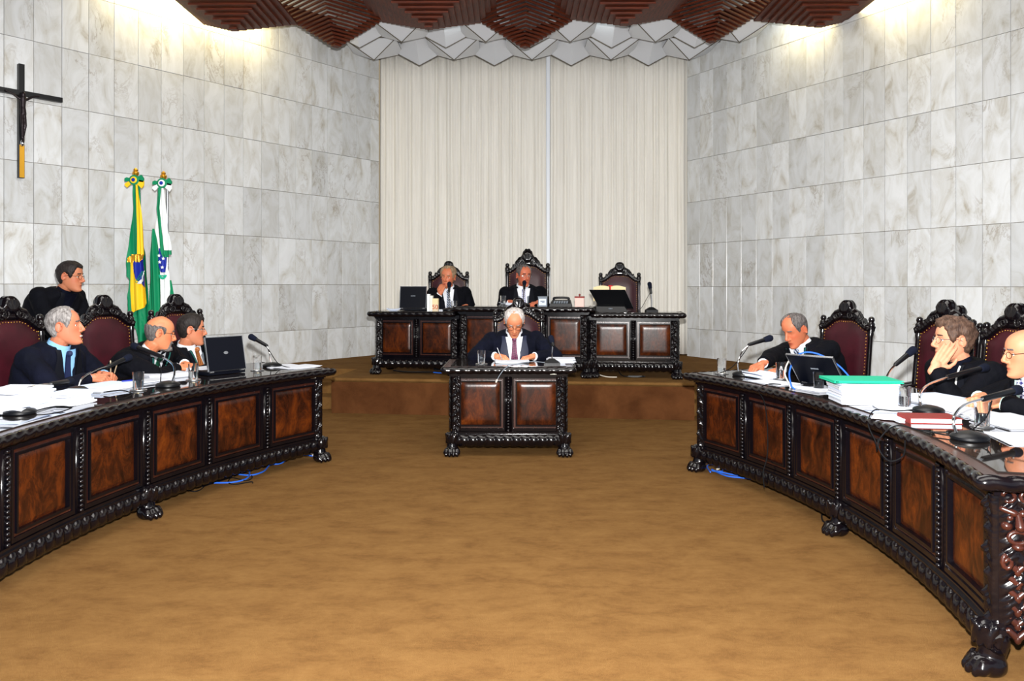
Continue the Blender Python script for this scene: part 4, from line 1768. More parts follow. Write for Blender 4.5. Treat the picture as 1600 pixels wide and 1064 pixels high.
# ================================================================== THINGS ON THE WALL
uL = (Vector((*WL_B, 0)) - Vector((*WL_A, 0))).normalized()
inL = Vector((uL.y, -uL.x, 0))
if inL.x < 0:
    inL = -inL
angL = atan2(-uL.y, -uL.x)          # local +X runs along the wall towards the curtain
# crucifix
cp = Vector((-5.04, 7.95, 0)) + inL * 0.045
cx_ = thing('crucifix', 'dark crucifix with a bronze figure on the left marble wall', 'crucifix', (cp.x, cp.y, 2.56), angL)
MB().box((0, 0, .58), (.052, .05, 1.16)).build('upright', 'black', cx_, False)
MB().box((0, -.001, .865), (.78, .052, .05)).build('crossbar', 'black', cx_, False)
MB().box((0, -.003, .17), (.046, .05, .33)).build('brass_facing', 'gold', cx_, False)
fg = MB()
fg.ell((0, -.055, .845), (.024, .026, .032))
fg.cap((0, -.05, .81), (0, -.048, .70), .030, .024)
fg.cap((0, -.048, .70), (.004, -.048, .65), .028, .030)
for s in (-1, 1):
    fg.cap((s * .02, -.048, .79), (s * .09, -.045, .835), .014, .011)
    fg.cap((s * .09, -.045, .835), (s * .155, -.04, .86), .011, .009)
    fg.cap((s * .012, -.052, .65), (s * .014, -.075, .53), .018, .014)
    fg.cap((s * .014, -.075, .53), (s * .004, -.045, .40), .014, .010)
fg.cap((0, -.045, .40), (0, -.065, .36), .012, .010)
fm_ = voxel(fg, .006, 2)
fm_.materials.append(mat('bronze', (34, 26, 30), .4, .6))
obj('figure', fm_, cx_)
MB().ell((0, -.04, .355), (.02, .02, .035)).build('foot_plate', 'chrome', cx_)


# flags: cloth hanging in folds from two poles
def flag_cloth(name, rows, yoff, m, parent, X0, Z0, depth=.03, thick=.004, ph=0.0):
    """rows: (z, xl, xr) from the top down, in metres; y folds follow x"""
    mb = MB()
    NU, NV = 14, 46
    zt0, zt1 = rows[0][0], rows[-1][0]

    def edge(z):
        for (za, la, ra), (zb, lb, rb) in zip(rows, rows[1:]):
            if z >= zb:
                t = (za - z) / max(1e-6, za - zb)
                return lerp(la, lb, t), lerp(ra, rb, t)
        return rows[-1][1:]

    def sheet(o):
        def fn(u, v):
            z = lerp(zt0, zt1, v)
            l, r = edge(z)
            x = lerp(l, r, u)
            fold = depth * sin(x * 62 + z * 2.2 + ph) * sst(0, .25, v + .08) + .010 * sin(x * 140 + z * 5)
            return (x - X0, yoff + fold + o, z - Z0)
        return fn
    mb.grid(sheet(-thick / 2), NU, NV)
    mb.grid(sheet(thick / 2), NU, NV)
    return mb.build(name, m, parent, True, False)


def fr(lst, Yf=8.4):
    """outline measured off the cloth, turned into metres"""
    out = []
    for y, a, b in lst:
        k = Yf / 1215
        out.append((EYE + (447 - (250 + y / 3.94)) * k, (170 + a / 3.94 - 800) * k, (170 + b / 3.94 - 800) * k))
    return out


def rosette(t, X, Z, c1, c2, c3):
    """X,Z relative to the flag root"""
    r = MB()
    for a in (0.45, -0.45, pi - .45, pi + .45):
        d = Vector((cos(a), 0, sin(a) * .75))
        n_ = Vector((-d.z, 0, d.x))
        p0 = Vector((X, -.03, Z))
        r.mi = 0 if a in (.45, pi - .45) else 1
        pts = [p0 + n_ * .012, p0 + d * .10 + n_ * .040 - Vector((0, 0, .012)), p0 + d * .115 - Vector((0, 0, .02)), p0 + d * .10 - n_ * .03 - Vector((0, 0, .03)), p0 - n_ * .012]
        fr_ = [p - Vector((0, .018, 0)) for p in pts]
        N = len(pts)
        r.add(pts + fr_, [tuple(range(N)), tuple(range(2 * N - 1, N - 1, -1))] + [(k, (k + 1) % N, N + (k + 1) % N, N + k) for k in range(N)])
    r.build('bow', [c1, c2], t, False)
    Rr = Matrix.Rotation(pi / 2, 3, 'X')
    for rad, dy, m in ((.055, .050, c1), (.036, .060, c2), (.020, .068, c3)):
        MB().lathe([(rad, 0), (rad, .012), (rad * .8, .018)], (X, -dy + .012, Z), 20, Rr).build('rosette_disc', m, t)
    fi = MB().lathe([(.012, .04), (.03, .06), (.036, .085), (.02, .10), (.026, .115), (.006, .135)], (X, -.01, Z), 12)
    fi.build('finial', 'gold', t)


def flagpole(t, X, Zt):
    MB().tube([(X, .085, .0), (X, .085, Zt)], .016, 10).build('pole', 'silver', t)
    MB().lathe([(.16, 0), (.16, .03), (.05, .06), (.03, .16)], (X, .085, 0), 18).build('stand_base', 'dark_wood', t)


YF = 8.4
f1 = thing('national_flag', 'green and yellow flag with blue disc hanging beside the standing man', 'flag', (-4.06, YF, 0), 0, 'flags by the left wall')
flagpole(f1, -.005, 2.58)
flag_cloth('green_cloth', fr([(150, 152, 186), (300, 140, 190), (500, 130, 196), (600, 117, 236), (715, 105, 243), (735, 132, 245), (800, 128, 250), (930, 105, 256), (980, 130, 258), (1040, 160, 256), (1150, 176, 244)]),
           0, 'green', f1, -4.06, 0, .03)
flag_cloth('yellow_ribbon', fr([(155, 180, 190), (300, 185, 212), (450, 190, 230), (590, 192, 237)]), -.055, 'yellow', f1, -4.06, 0, .010)
flag_cloth('yellow_field', fr([(608, 143, 178), (660, 144, 236), (720, 145, 243), (800, 146, 248), (886, 150, 253), (905, 151, 232), (922, 152, 196), (938, 153, 158)]), -.045, 'yellow', f1, -4.06, 0, .03)
flag_cloth('blue_disc', fr([(604, 176, 236), (640, 171, 240), (690, 174, 243), (730, 188, 245), (760, 208, 246), (784, 240, 246)]), -.060, 'blue', f1, -4.06, 0, .03)
flag_cloth('white_band', fr([(682, 240, 244), (700, 230, 245), (730, 212, 240), (748, 200, 226), (762, 198, 208)]), -.069, 'white', f1, -4.06, 0, .03)
flag_cloth('gold_fringe', fr([(582, 160, 238), (600, 140, 238), (630, 134, 206)]), -.072, 'gold', f1, -4.06, 0, .012)
bx_, bz_ = fr([(722, 222, 222)])[0][1] + 4.06, fr([(722, 222, 222)])[0][0]
text_mesh('band_lettering', 'ORDEM', .042, Matrix.Translation((bx_, -.118, bz_)) @ Matrix.Rotation(radians(58), 4, 'Y').inverted() @ Matrix.Rotation(pi / 2, 4, 'X'), 'green', f1)
rosette(f1, 0, 2.60, 'green', 'yellow', 'blue')
f2 = thing('state_flag', 'green and white flag with starred blue disc, nearer the curtain', 'flag', (-3.78, YF, 0), 0, 'flags by the left wall')
flagpole(f2, .02, 2.55)
o2 = -3.78
flag_cloth('white_cloth', fr([(180, 314, 322), (400, 292, 318), (440, 290, 320), (540, 292, 335), (690, 300, 372), (800, 318, 378), (950, 322, 366), (1120, 322, 360)]), 0, 'white', f2, o2, 0, .02)
flag_cloth('green_cloth', fr([(425, 284, 292), (600, 265, 322), (800, 257, 326), (930, 257, 324), (960, 282, 324), (1000, 310, 324)]), -.045, 'green', f2, o2, 0, .022, ph=1)
flag_cloth('green_fold', fr([(740, 372, 379), (800, 374, 386), (885, 378, 400), (960, 366, 392)]), .02, 'green', f2, o2, 0, .01)
flag_cloth('blue_disc', fr([(545, 322, 336), (600, 320, 370), (650, 321, 371), (692, 330, 366)]), -.060, 'blue', f2, o2, 0, .014)
flag_cloth('green_ribbon', fr([(175, 318, 342), (300, 312, 338), (450, 324, 350), (560, 340, 372), (600, 352, 392)]), -.075, 'green', f2, o2, 0, .008)
flag_cloth('white_ribbon', fr([(180, 343, 358), (300, 338, 368), (450, 350, 390), (558, 366, 410)]), -.085, 'white', f2, o2, 0, .010)
flag_cloth('ribbon_end', fr([(558, 364, 410), (585, 366, 413)]), -.092, 'green', f2, o2, 0, .010)
for k, (py_, px_) in enumerate(((590, 330), (630, 334), (662, 350), (608, 356))):
    z_, x_, _ = fr([(py_, px_, px_)])[0]
    sm_ = MB()
    P = [Vector((x_ - o2 + (.020 if i % 2 == 0 else .009) * sin(pi * i / 5), -.082, z_ + (.020 if i % 2 == 0 else .009) * cos(pi * i / 5))) for i in range(10)]
    P2 = [p + Vector((0, .003, 0)) for p in P]
    sm_.add(P + P2, [tuple(range(10)), tuple(range(19, 9, -1))] + [(i, (i + 1) % 10, 10 + (i + 1) % 10, 10 + i) for i in range(10)])
    sm_.build('star', 'white', f2, False)
z_, x_, _ = fr([(715, 349, 349)])[0]
wr = MB()
for k in range(9):
    a = pi * (1.05 + .9 * k / 8)
    wr.ell((x_ - o2 + .034 * cos(a), -.070, z_ + .012 + .034 * sin(a)), (.014, .004, .008), Matrix.Rotation(-a, 3, 'Y'))
wr.cap((x_ - o2 - .03, -.070, z_ + .004), (x_ - o2 + .03, -.070, z_ + .004), .006, .006)
wr.build('wreath', 'folder_green', f2)
rosette(f2, .02, 2.565, 'green', 'white', 'blue')


# ================================================================== THINGS ON THE DESKS
def LP(r, th):
    return Vector((CL[0] + (RL + r) * cos(radians(th)), CL[1] + (RL + r) * sin(radians(th)), TH))


def RP(r, th):
    return Vector((CR[0] + (RR + r) * cos(radians(th)), CR[1] + (RR + r) * sin(radians(th)), TH))


def mic(label, base, neck, tip, square=False, cable=None):
    b = Vector(base)
    t = thing('microphone', label, 'microphone', b, 0, 'gooseneck microphones')
    if square:
        mb = MB()
        mb.add([(-.07, -.06, 0), (.07, -.06, 0), (.07, .06, 0), (-.07, .06, 0), (-.07, -.06, .015), (.07, -.06, .015), (.07, .06, .015), (-.07, .06, .015),
                (-.02, -.02, .05), (.02, -.02, .05), (.02, .02, .05), (-.02, .02, .05)],
               [(3, 2, 1, 0), (8, 9, 10, 11)] + [(k, (k + 1) % 4, 4 + (k + 1) % 4, 4 + k) for k in range(4)] + [(4 + k, 4 + (k + 1) % 4, 8 + (k + 1) % 4, 8 + k) for k in range(4)])
        mb.build('base', 'black', t, False)
    else:
        MB().lathe([(.074, 0), (.08, .006), (.08, .016), (.072, .024), (.045, .034), (.014, .040), (.0, .041)], (0, 0, 0), 28).build('base', 'black', t)
    pts = bez([Vector(p) - b for p in neck], 7)
    MB().tube(pts, .0062, 8).build('gooseneck', 'chrome', t)
    e, tp_ = Vector(neck[-1]) - b, Vector(tip) - b
    d = (tp_ - e).normalized()
    h = MB()
    h.tube([e - d * .045, e - d * .035, tp_ - d * .05], [.009, .014, .017], 12)
    h.build('mic_body', 'black', t)
    f_ = MB()
    f_.cap(tp_ - d * .045, tp_, .022, .027, 14)
    f_.build('windscreen', 'foam', t)
    if cable:
        MB().tube(bez([Vector(p) - b for p in cable], 7), .0033, 6).build('cable', 'cord', t)
    return t


mic('microphone nearest the left picture edge, arching over the big pile of files', LP(.23, 175.6),
    [(-2.73, 4.20, .80), (-2.745, 4.30, .862), (-2.72, 4.42, .89), (-2.76, 4.68, .872)], (-2.83, 4.98, .85), cable=[(-2.60, 4.2, .78), (-2.55, 4.32, .79), (-2.50, 4.40, .775), (-2.44, 4.36, .74)])
mic('microphone in front of the smiling grey-haired man', (-2.83, 5.06, TH),
    [(-2.83, 5.07, .79), (-2.845, 5.15, .85), (-2.82, 5.30, .895), (-2.80, 5.42, .905)], (-2.77, 5.62, .945))
mic('microphone bending towards the bald man with the goatee', LP(.16, 162.1),
    [(-2.335, 5.34, .80), (-2.33, 5.37, .86), (-2.37, 5.42, .92), (-2.50, 5.52, .965)], (-2.78, 5.72, 1.02), cable=[(-2.36, 5.30, .785), (-2.42, 5.36, .80), (-2.46, 5.45, .86), (-2.50, 5.50, .95)])
mic('microphone by the loose sheets at the far end of the left desk', LP(.44, 147.3),
    [(-2.06, 6.65, .80), (-2.075, 6.66, .88), (-2.10, 6.68, .93), (-2.14, 6.70, .962)], (-2.26, 6.74, 1.02), cable=[(-2.13, 6.69, .965), (-2.06, 6.62, .90), (-1.98, 6.60, .80), (-1.86, 6.52, .776)])
mic('microphone at the far end of the right desk before the reading man', RP(.19, 22.2),
    [(1.745, 5.99, .80), (1.745, 6.0, .87), (1.79, 6.03, .96), (1.88, 6.07, 1.012)], (2.03, 6.12, 1.05), cable=[(1.86, 6.06, 1.02), (1.78, 6.0, .93), (1.70, 6.02, .83), (1.62, 6.08, .778)])
mic('microphone behind the green folder before the empty chair', (2.36, 4.92, TH), [(2.36, 4.93, .80), (2.38, 4.95, .87), (2.43, 4.98, .93), (2.49, 5.0, .975)], (2.60, 5.04, 1.045))
mic('microphone before the curly-haired man resting his cheek', RP(.32, 1.9),
    [(2.245, 4.26, .80), (2.255, 4.30, .86), (2.36, 4.40, .905), (2.56, 4.53, .935)], (2.86, 4.70, .968), cable=[(2.22, 4.26, .785), (2.08, 4.22, .782), (1.93, 4.14, .80), (1.86, 4.06, .74), (1.87, 4.0, .66), (1.90, 4.05, .60), (1.93, 4.1, .66)])
mic('microphone nearest the right picture edge, pointing at the man with folded hands', RP(.13, -6.8),
    [(2.00, 3.50, .80), (2.01, 3.54, .86), (2.12, 3.64, .905), (2.30, 3.77, .917)], (2.58, 3.97, .93),
    cable=[(2.32, 3.76, .905), (2.2, 3.62, .84), (2.02, 3.52, .785), (1.92, 3.64, .785), (1.83, 3.72, .79), (1.77, 3.76, .70), (1.79, 3.70, .63), (1.84, 3.66, .66), (1.83, 3.62, .74)])
mic('small microphone with pyramid base on the middle desk', (.352, 6.86, TH), [(.352, 6.86, .82), (.355, 6.86, .88), (.36, 6.865, .94), (.355, 6.87, .965)], (.345, 6.90, 1.0), True)
pz1, pz2 = ZD + HP1, ZD + HP2
mic('microphone raised to the mouth of the man holding his chin', (-.765, 9.45, pz1), [(-.765, 9.45, pz1 + .03), (-.765, 9.46, 1.28), (-.768, 9.49, 1.36), (-.77, 9.53, 1.42)], (-.772, 9.58, 1.49))
mic('chrome microphone raised to the mouth of the president', (.14, 9.36, pz2), [(.14, 9.36, pz2 + .03), (.14, 9.37, 1.33), (.145, 9.41, 1.40), (.15, 9.45, 1.45)], (.152, 9.52, 1.505))
mic('upright microphone alone beside the book stand on the dais', (1.66, 9.26, pz1), [(1.66, 9.26, pz1 + .03), (1.665, 9.26, 1.27), (1.66, 9.27, 1.36), (1.655, 9.28, 1.41)], (1.645, 9.30, 1.485),
    True, [(1.66, 9.28, 1.40), (1.60, 9.27, 1.30), (1.54, 9.26, 1.20), (1.48, 9.25, pz1 + .01)])


def tumbler(label, p, fill=.55, r=.036, h=.122):
    t = thing('drinking_glass', label, 'glass', p, 0, 'water glasses on the desks')
    MB().lathe([(r * .86, .008), (r * .9, .010), (r, h), (r - .0028, h), (r * .9 - .003, .020), (r * .2, .017)], (0, 0, 0), 24).build('tumbler', 'water_glass', t)
    MB().lathe([(r * .9 - .0032, .0205), (lerp(r * .9, r, fill) - .0034, h * fill)], (0, 0, 0), 24).build('water', 'water', t)
    MB().lathe([(r * 1.45, 0), (r * 1.5, .004), (r * 1.4, .0075)], (0, 0, 0), 24).build('coaster', 'silver', t)
    return t


tumbler('water glass beside the papers of the smiling man', LP(.21, 164.6))
tumbler('water glass in front of the left laptop', LP(.26, 158.1))
tumbler('water glass behind the left laptop near the far microphone', LP(.31, 150.3))
tumbler('water glass at the farthest end of the right desk', RP(.12, 24.1), .4)
tumbler('water glass at the elbow of the man reading papers', RP(.31, 19.0))
tumbler('water glass in front of the right laptop', RP(.17, 12.0))
tumbler('water glass beside the green folder pile', RP(.27, 3.6))
tumbler('water glass by the nearest microphone on the right', RP(.35, -3.0))
tumbler('water glass at the left end of the middle desk', (-.27, 6.86, TH), .75)
tumbler('water glass before the man holding his chin', (-.70, 9.42, pz1), .5)
tumbler('water glass at the left of the president', (-.11, 9.46, pz2), .5)


def sheets(label, p, ang, w_, d_, n, t=.006, jit=.012, mats=('paper',), name='paper_stack', cat='papers', lift=0.0):
    """pile of bundles, each bundle a part"""
    rnd = random.Random(int(abs(p[0] * 1000) + abs(p[1] * 777)))
    root = thing(name, label, cat, p, ang, 'papers on the desks')
    z = 0.001
    for k in range(n):
        m = mats[k % len(mats)]
        jx, jy, ja = rnd.uniform(-jit, jit), rnd.uniform(-jit, jit), rnd.uniform(-.05, .05) * (jit / .012)
        tk = t * rnd.uniform(.7, 1.25)
        cu = lift * rnd.uniform(.4, 1)
        mb = MB()

        def sh(o_):
            def fn(u, v):
                x, y = lerp(-w_ / 2, w_ / 2, u), lerp(-d_ / 2, d_ / 2, v)
                c = cu * ((u - .5) * 2) ** 4 + .3 * cu * sin(v * 3)
                return (x * cos(ja) - y * sin(ja) + jx, x * sin(ja) + y * cos(ja) + jy, z + o_ + max(0, c))
            return fn
        s0 = len(mb.v)
        N = 6
        mb.grid(sh(0), N, 2)
        mb.grid(sh(tk), N, 2)
        a = 0
        nb2 = (N + 1) * 3
        for i in range(N):
            mb.f += [(i * 3, i * 3 + nb2, (i + 1) * 3 + nb2, (i + 1) * 3), (i * 3 + 2, (i + 1) * 3 + 2, (i + 1) * 3 + 2 + nb2, i * 3 + 2 + nb2)]
            mb.m += [0, 0]
        for j in range(2):
            mb.f += [(j, j + 1, j + 1 + nb2, j + nb2), (N * 3 + j, N * 3 + j + nb2, N * 3 + j + 1 + nb2, N * 3 + j + 1)]
            mb.m += [0, 0]
        mb.build('sheet_bundle' if tk > .003 else 'sheet', m, root, False)
        z += tk + (.0016 if tk > .004 else .0006)
    return root, z


sheets('tall untidy pile of white files at the left picture edge', LP(.34, 174.6), radians(86), .32, .27, 8, .013, .018, ('paper', 'paper', 'paper_blue'), lift=.006)
sheets('lower pile of white files beside the first microphone base', LP(.21, 171.7), radians(78), .22, .20, 6, .011, .02, ('paper', 'paper', 'paper_blue'), lift=.006)
sheets('cream cardboard file behind the tall pile on the left', LP(.60, 174.4), radians(80), .34, .26, 5, .016, .01, ('paper', 'paper_cream'))
sheets('thick block of sheets under the hands of the smiling man', LP(.47, 164.6), radians(72), .30, .22, 4, .007, .006, ('paper', 'paper_blue'))
sheets('flat papers between the water glass and the bald man', LP(.46, 160.6), radians(66), .28, .17, 3, .005, .02)
sheets('papers under the forearms of the bald man', LP(.62, 157.3), radians(48), .32, .22, 4, .006, .012)
sheets('papers before the man with the moustache', LP(.58, 153.2), radians(60), .26, .20, 5, .006, .014)
sheets('loose white sheets on the far corner of the left desk', LP(.22, 146.2), radians(52), .32, .22, 2, .0025, .02, lift=.004)
sheets('single sheet behind the far microphone on the left desk', LP(.42, 146.4), radians(44), .28, .2, 2, .002, .02)
sheets('papers held by the man reading on the right', RP(.23, 20.6), radians(20), .16, .22, 3, .008, .01, ('paper_blue', 'paper'), lift=.012)
sheets('flat white sheets nearest the edge in front of the reading man', RP(.12, 17.0), radians(-62), .30, .20, 2, .003, .008)
sheets('papers half under the right laptop', RP(.20, 12.9), radians(-66), .26, .2, 3, .005, .015)
gs, gz = sheets('thick pile of files carrying the green folder', (2.075, 4.60, TH), radians(-4), .33, .24, 9, .0115, .008, ('paper', 'paper', 'paper_blue'), lift=.004)
gf = MB()
gf.box((0, 0, .006), (.39, .27, .004)).box((0, 0, .0165), (.39, .27, .004)).box((-.19, 0, .011), (.006, .27, .014)).box((0.01, 0.0, .0112), (.35, .25, .006))
gfo = gf.build('folder', 'folder_green', None, False)
gfo.location = (2.06, 4.60, TH + gz + .001)
gfo.rotation_euler = (0, 0, radians(-4))
tag(gfo, 'bright green folder on top of the thick pile of files', 'folder')
sheets('white sheets poking out in front of the thick pile', (2.17, 4.40, TH), radians(-12), .22, .16, 2, .004, .01)
sheets('papers under the arm of the curly-haired man', RP(.58, 5.6), radians(-78), .30, .24, 4, .007, .016, ('paper', 'paper_blue'))
sheets('white sheets between the microphone and the curly-haired man', RP(.52, 1.9), radians(-80), .30, .22, 3, .005, .016)
sheets('stack of papers before the man with folded hands', RP(.53, -2.2), radians(-86), .30, .22, 4, .007, .012)
sheets('white sheets on the glass in the lower right corner', RP(.36, -6.6), radians(-100), .30, .21, 2, .003, .012)
sheets('sheets on which the white-haired man is writing', (.00, 7.02, TH), radians(3), .30, .20, 2, .006, .006, lift=.006)
sheets('stack of papers at the right end of the middle desk', (.44, 7.05, TH), radians(-4), .24, .22, 6, .005, .02)
sheets('crumpled notes beside the dais laptop', (-1.44, 9.52, pz1), 0, .16, .12, 3, .006, .02, ('paper_blue', 'paper'), lift=.02)
sheets('papers by the water glass of the man holding his chin', (-.86, 9.52, pz1), 0, .26, .16, 2, .006, .01)
sheets('open papers under the hand of the president', (-.02, 9.62, pz2), .2, .22, .2, 3, .008, .015, lift=.02)
pen((-2.84, 5.50, .93), (-2.90, 5.62, .82), 'first slim pen in the hands of the smiling man', 'beige')
pen((-2.80, 5.52, .92), (-2.885, 5.64, .825), 'second slim pen in the hands of the smiling man', 'beige')
pen((-2.66, 5.30, .812), (-2.60, 5.36, .812), 'blue pen lying on the block of sheets', 'blue')


def book(label, p, ang, w_, d_, h, cover, name='book'):
    t = thing(name, label, 'book', p, ang)
    MB().box((0, 0, h / 2), (w_ - .008, d_ - .006, h - .008)).build('pages', 'paper', t, False)
    c = MB()
    c.box((0, 0, .002), (w_, d_, .004)).box((0, 0, h - .002), (w_, d_, .004)).box((-w_ / 2 + .002, 0, h / 2), (.004, d_, h - .008))
    c.build('cover', cover, t, False)
    return t


b1 = book('red hardback lying in front of the curly-haired man', (2.13, 3.97, TH), radians(-6), .25, .17, .028, 'cover_red')
sheets('white booklet under the red hardback edge', (1.99, 4.05, TH), radians(-30), .2, .14, 2, .004, .006)


def laptop(label, p, ang, tilt, logo):
    """hinge at the origin; lid back faces local -Y, keyboard runs to +Y"""
    t = thing('laptop', label, 'laptop', p, ang, 'open laptops')
    W_, D_ = .33, .265
    b = MB().box((0, D_ / 2, .016), (W_, D_, .024)).box((0, D_ / 2, .029), (W_ - .01, D_ - .01, .003))
    b.build('keyboard_base', 'laptop', t, False)
    k = MB()
    for i in range(13):
        for j in range(5):
            k.box((-.138 + i * .023, .06 + j * .022, .0325), (.019, .018, .004))
    k.build('keys', 'black', t, False)
    Rl = Matrix.Rotation(tilt, 4, 'X')
    lid = MB().box((0, -.004, .135), (W_, .012, .262))
    lid.xf(Matrix.Translation((0, -.004, .03)) @ Rl)
    lo = lid.build('lid', 'laptop', t, False)
    sc_ = MB().box((0, .0028, .137), (W_ - .03, .003, .225)).xf(Matrix.Translation((0, -.004, .03)) @ Rl)
    sc_.build('screen', 'screen', lo, False)
    ed = MB()
    ed.box((-W_ / 2, -.004, .135), (.006, .013, .266)).box((W_ / 2, -.004, .135), (.006, .013, .266)).box((0, -.004, .267), (W_ + .006, .013, .005))
    ed.xf(Matrix.Translation((0, -.004, .03)) @ Rl).build('lid_edge', 'silver', lo, False)
    if logo == 'oval':
        g = MB().lathe([(.020, 0), (.020, .002)], (0, -.010, .14), 20, Matrix.Rotation(pi / 2, 3, 'X') @ Matrix.Diagonal((1, .55, 1)))
        g.xf(Matrix.Translation((0, -.004, .03)) @ Rl).build('lid_badge', 'silver', lo)
    else:
        g = MB()
        for i in range(7):
            g.box((-.024 + .008 * i, -.0108, .15), (.006, .002, .009 if i % 3 else .012))
        g.xf(Matrix.Translation((0, -.004, .03)) @ Rl).build('lid_badge', 'grey', lo, False)
    h = MB()
    for s in (-1, 1):
        h.tube([(s * .12, -.004, .028), (s * .15, -.004, .028)], .009, 10)
    h.build('hinge', 'silver', t)
    return t


aL = atan2(6.20 - 5.94, -2.15 + 2.30)
laptop('open laptop with oval badge on the left curved desk', (-2.225, 6.07, TH), aL - .10, radians(-12), 'oval')
pR = RP(.30, 13.6)
laptop('open laptop behind the blue cable on the right curved desk', tuple(pR), radians(-50), radians(42), 'text')
laptop('open laptop on the left side desk of the dais', (-1.21, 9.50, pz1), PA, radians(-8), 'text')
# blue cable looping over the right laptop
tag(MB().tube(bez([(1.87, 5.14, TH + .008), (1.86, 5.18, .80), (1.90, 5.32, .88), (1.97, 5.36, .985), (2.08, 5.34, 1.0), (2.20, 5.26, .93), (2.27, 5.16, .82), (2.28, 5.10, .778)], 8), .0055, 8)
    .build('network_cable', 'cable_blue'), 'bright blue cable arching over the right laptop', 'cable')
tag(MB().tube(bez([(1.90, 5.30, TH + .008), (1.88, 5.36, .86), (1.93, 5.40, .95), (2.0, 5.40, .985), (2.06, 5.42, .95), (2.12, 5.46, .80), (2.14, 5.46, TH + .008)], 8), .005, 8)
    .build('white_cable', 'cable_white'), 'white cable curling beside the right laptop', 'cable')
ps = MB().box((0, 0, .012), (.12, .07, .024)).box((0, 0, .026), (.10, .055, .006)).box((-.06, 0, .014), (.012, .03, .014))
po = ps.build('power_adapter', 'black', None, False)
po.location = (2.02, 5.24, TH)
po.rotation_euler = (0, 0, .5)
tag(po, 'black power adapter in front of the right laptop', 'adapter')

# books, box, clock, telephone, jar and book stand on the dais
for k, (dx, m, lab) in enumerate(((0, 'white', 'tall white booklet standing beside the dais laptop'), (.036, 'label', 'second pale booklet standing next to the orange carton'))):
    t = thing('booklet', lab, 'book', (-1.015 + dx, 9.45 - .1 * dx, pz1), PA + .15)
    MB().box((0, .06, .10 - k * .01), (.024, .13, .20 - k * .02)).build('pages', 'paper', t, False)
    MB().box((-.014, .06, .102 - k * .01), (.004, .136, .204 - k * .02)).box((.014, .06, .102 - k * .01), (.004, .136, .204 - k * .02)).box((0, -.008, .102 - k * .01), (.03, .004, .204 - k * .02)).build('cover', m, t, False)
t = thing('carton', 'small cream and orange carton by the standing booklets', 'box', (-.925, 9.42, pz1), PA)
MB().box((0, 0, .115), (.07, .05, .07)).build('upper_half', 'paper_cream', t, False)
MB().box((0, 0, .04), (.07, .05, .08)).build('lower_half', 'beige', t, False)
text_mesh('lettering', '50', .075, Matrix.Translation((0, -.027, .045)) @ Matrix.Rotation(pi / 2, 4, 'X'), 'orange', t)
t = thing('desk_clock', 'small grey boxy desk clock right of the president', 'clock', (.365, 9.20, pz2), PA)
MB().box((0, 0, .055), (.105, .07, .11)).box((0, 0, .112), (.115, .08, .008)).build('case', 'grey', t, False)
MB().box((0, -.037, .05), (.085, .004, .075)).build('dial', 'paper_blue', t, False)
MB().box((.0, -.040, .06), (.05, .003, .008)).box((.008, -.040, .045), (.03, .003, .006)).build('hands', 'black', t, False)
t = thing('telephone', 'dark desk telephone console between clock and jar', 'telephone', (.58, 9.22, pz2), PA)
mb = MB()
mb.add([(-.13, -.07, 0), (.13, -.07, 0), (.13, .09, 0), (-.13, .09, 0), (-.125, -.065, .03), (.125, -.065, .03), (.11, .08, .075), (-.11, .08, .075)],
       [(3, 2, 1, 0), (4, 5, 6, 7), (0, 1, 5, 4), (1, 2, 6, 5), (2, 3, 7, 6), (3, 0, 4, 7)])
mb.build('console', 'black', t, False)
h = MB()
h.tube(bez([(-.085, .05, .075), (-.085, .045, .095), (0, .04, .10), (.085, .045, .095), (.085, .05, .075)], 5), .014, 10)
h.build('handset', 'black', t)
for i in range(3):
    for j in range(4):
        pass
kb = MB()
for i in range(6):
    for j in range(3):
        kb.box((-.075 + .03 * i, -.045 + .028 * j, .04 + .0085 * j), (.02, .016, .006))
kb.build('buttons', 'grey', t, False)
t = thing('lidded_jar', 'pale square lidded jar at the right of the central dais desk', 'jar', (.80, 9.20, pz2), PA)
MB().box((0, 0, .05), (.105, .09, .10)).build('body', 'pink', t, False)
MB().box((0, 0, .108), (.115, .10, .016)).build('lid', 'cover_red', t, False)
MB().lathe([(.006, 0), (.006, .01), (.013, .016), (.010, .028), (.002, .032)], (0, 0, .115), 10).build('knob', 'cover_red', t)
# book stand
t = thing('book_stand', 'black slanted book stand on the right side desk of the dais', 'book stand', (1.17, 9.22, pz1), PA)
mb = MB()
mb.add([(-.20, -.10, 0), (.20, -.10, 0), (.20, .14, 0), (-.20, .14, 0), (-.16, -.08, .06), (.16, -.08, .06), (.17, .12, .10), (-.17, .12, .10)],
       [(3, 2, 1, 0), (4, 5, 6, 7), (0, 1, 5, 4), (1, 2, 6, 5), (2, 3, 7, 6), (3, 0, 4, 7)])
mb.build('stand_base', 'black', t, False)
Rb = Matrix.Translation((0, -.02, .09)) @ Matrix.Rotation(radians(0), 4, 'Z') @ Matrix.Rotation(radians(-52), 4, 'X')
pl = MB()
pl.add([(-.25, -.12, 0), (.17, -.12, 0), (.27, .14, 0), (-.13, .14, 0), (-.25, -.12, .012), (.17, -.12, .012), (.27, .14, .012), (-.13, .14, .012)],
       [(3, 2, 1, 0), (4, 5, 6, 7), (0, 1, 5, 4), (1, 2, 6, 5), (2, 3, 7, 6), (3, 0, 4, 7)])
pl.xf(Matrix.Translation((0, .0, .15)) @ Matrix.Rotation(radians(-58), 4, 'X') @ Matrix.Rotation(0, 4, 'Z'))
pl.build('slanted_board', 'black', t, False)
mk_ = MB()
for k in range(4):
    mk_.box((-.018 + .012 * k, -.0965, .035), (.008, .004, .012 if k in (1, 2) else .009))
mk_.build('maker_mark', 'grey', t, False)
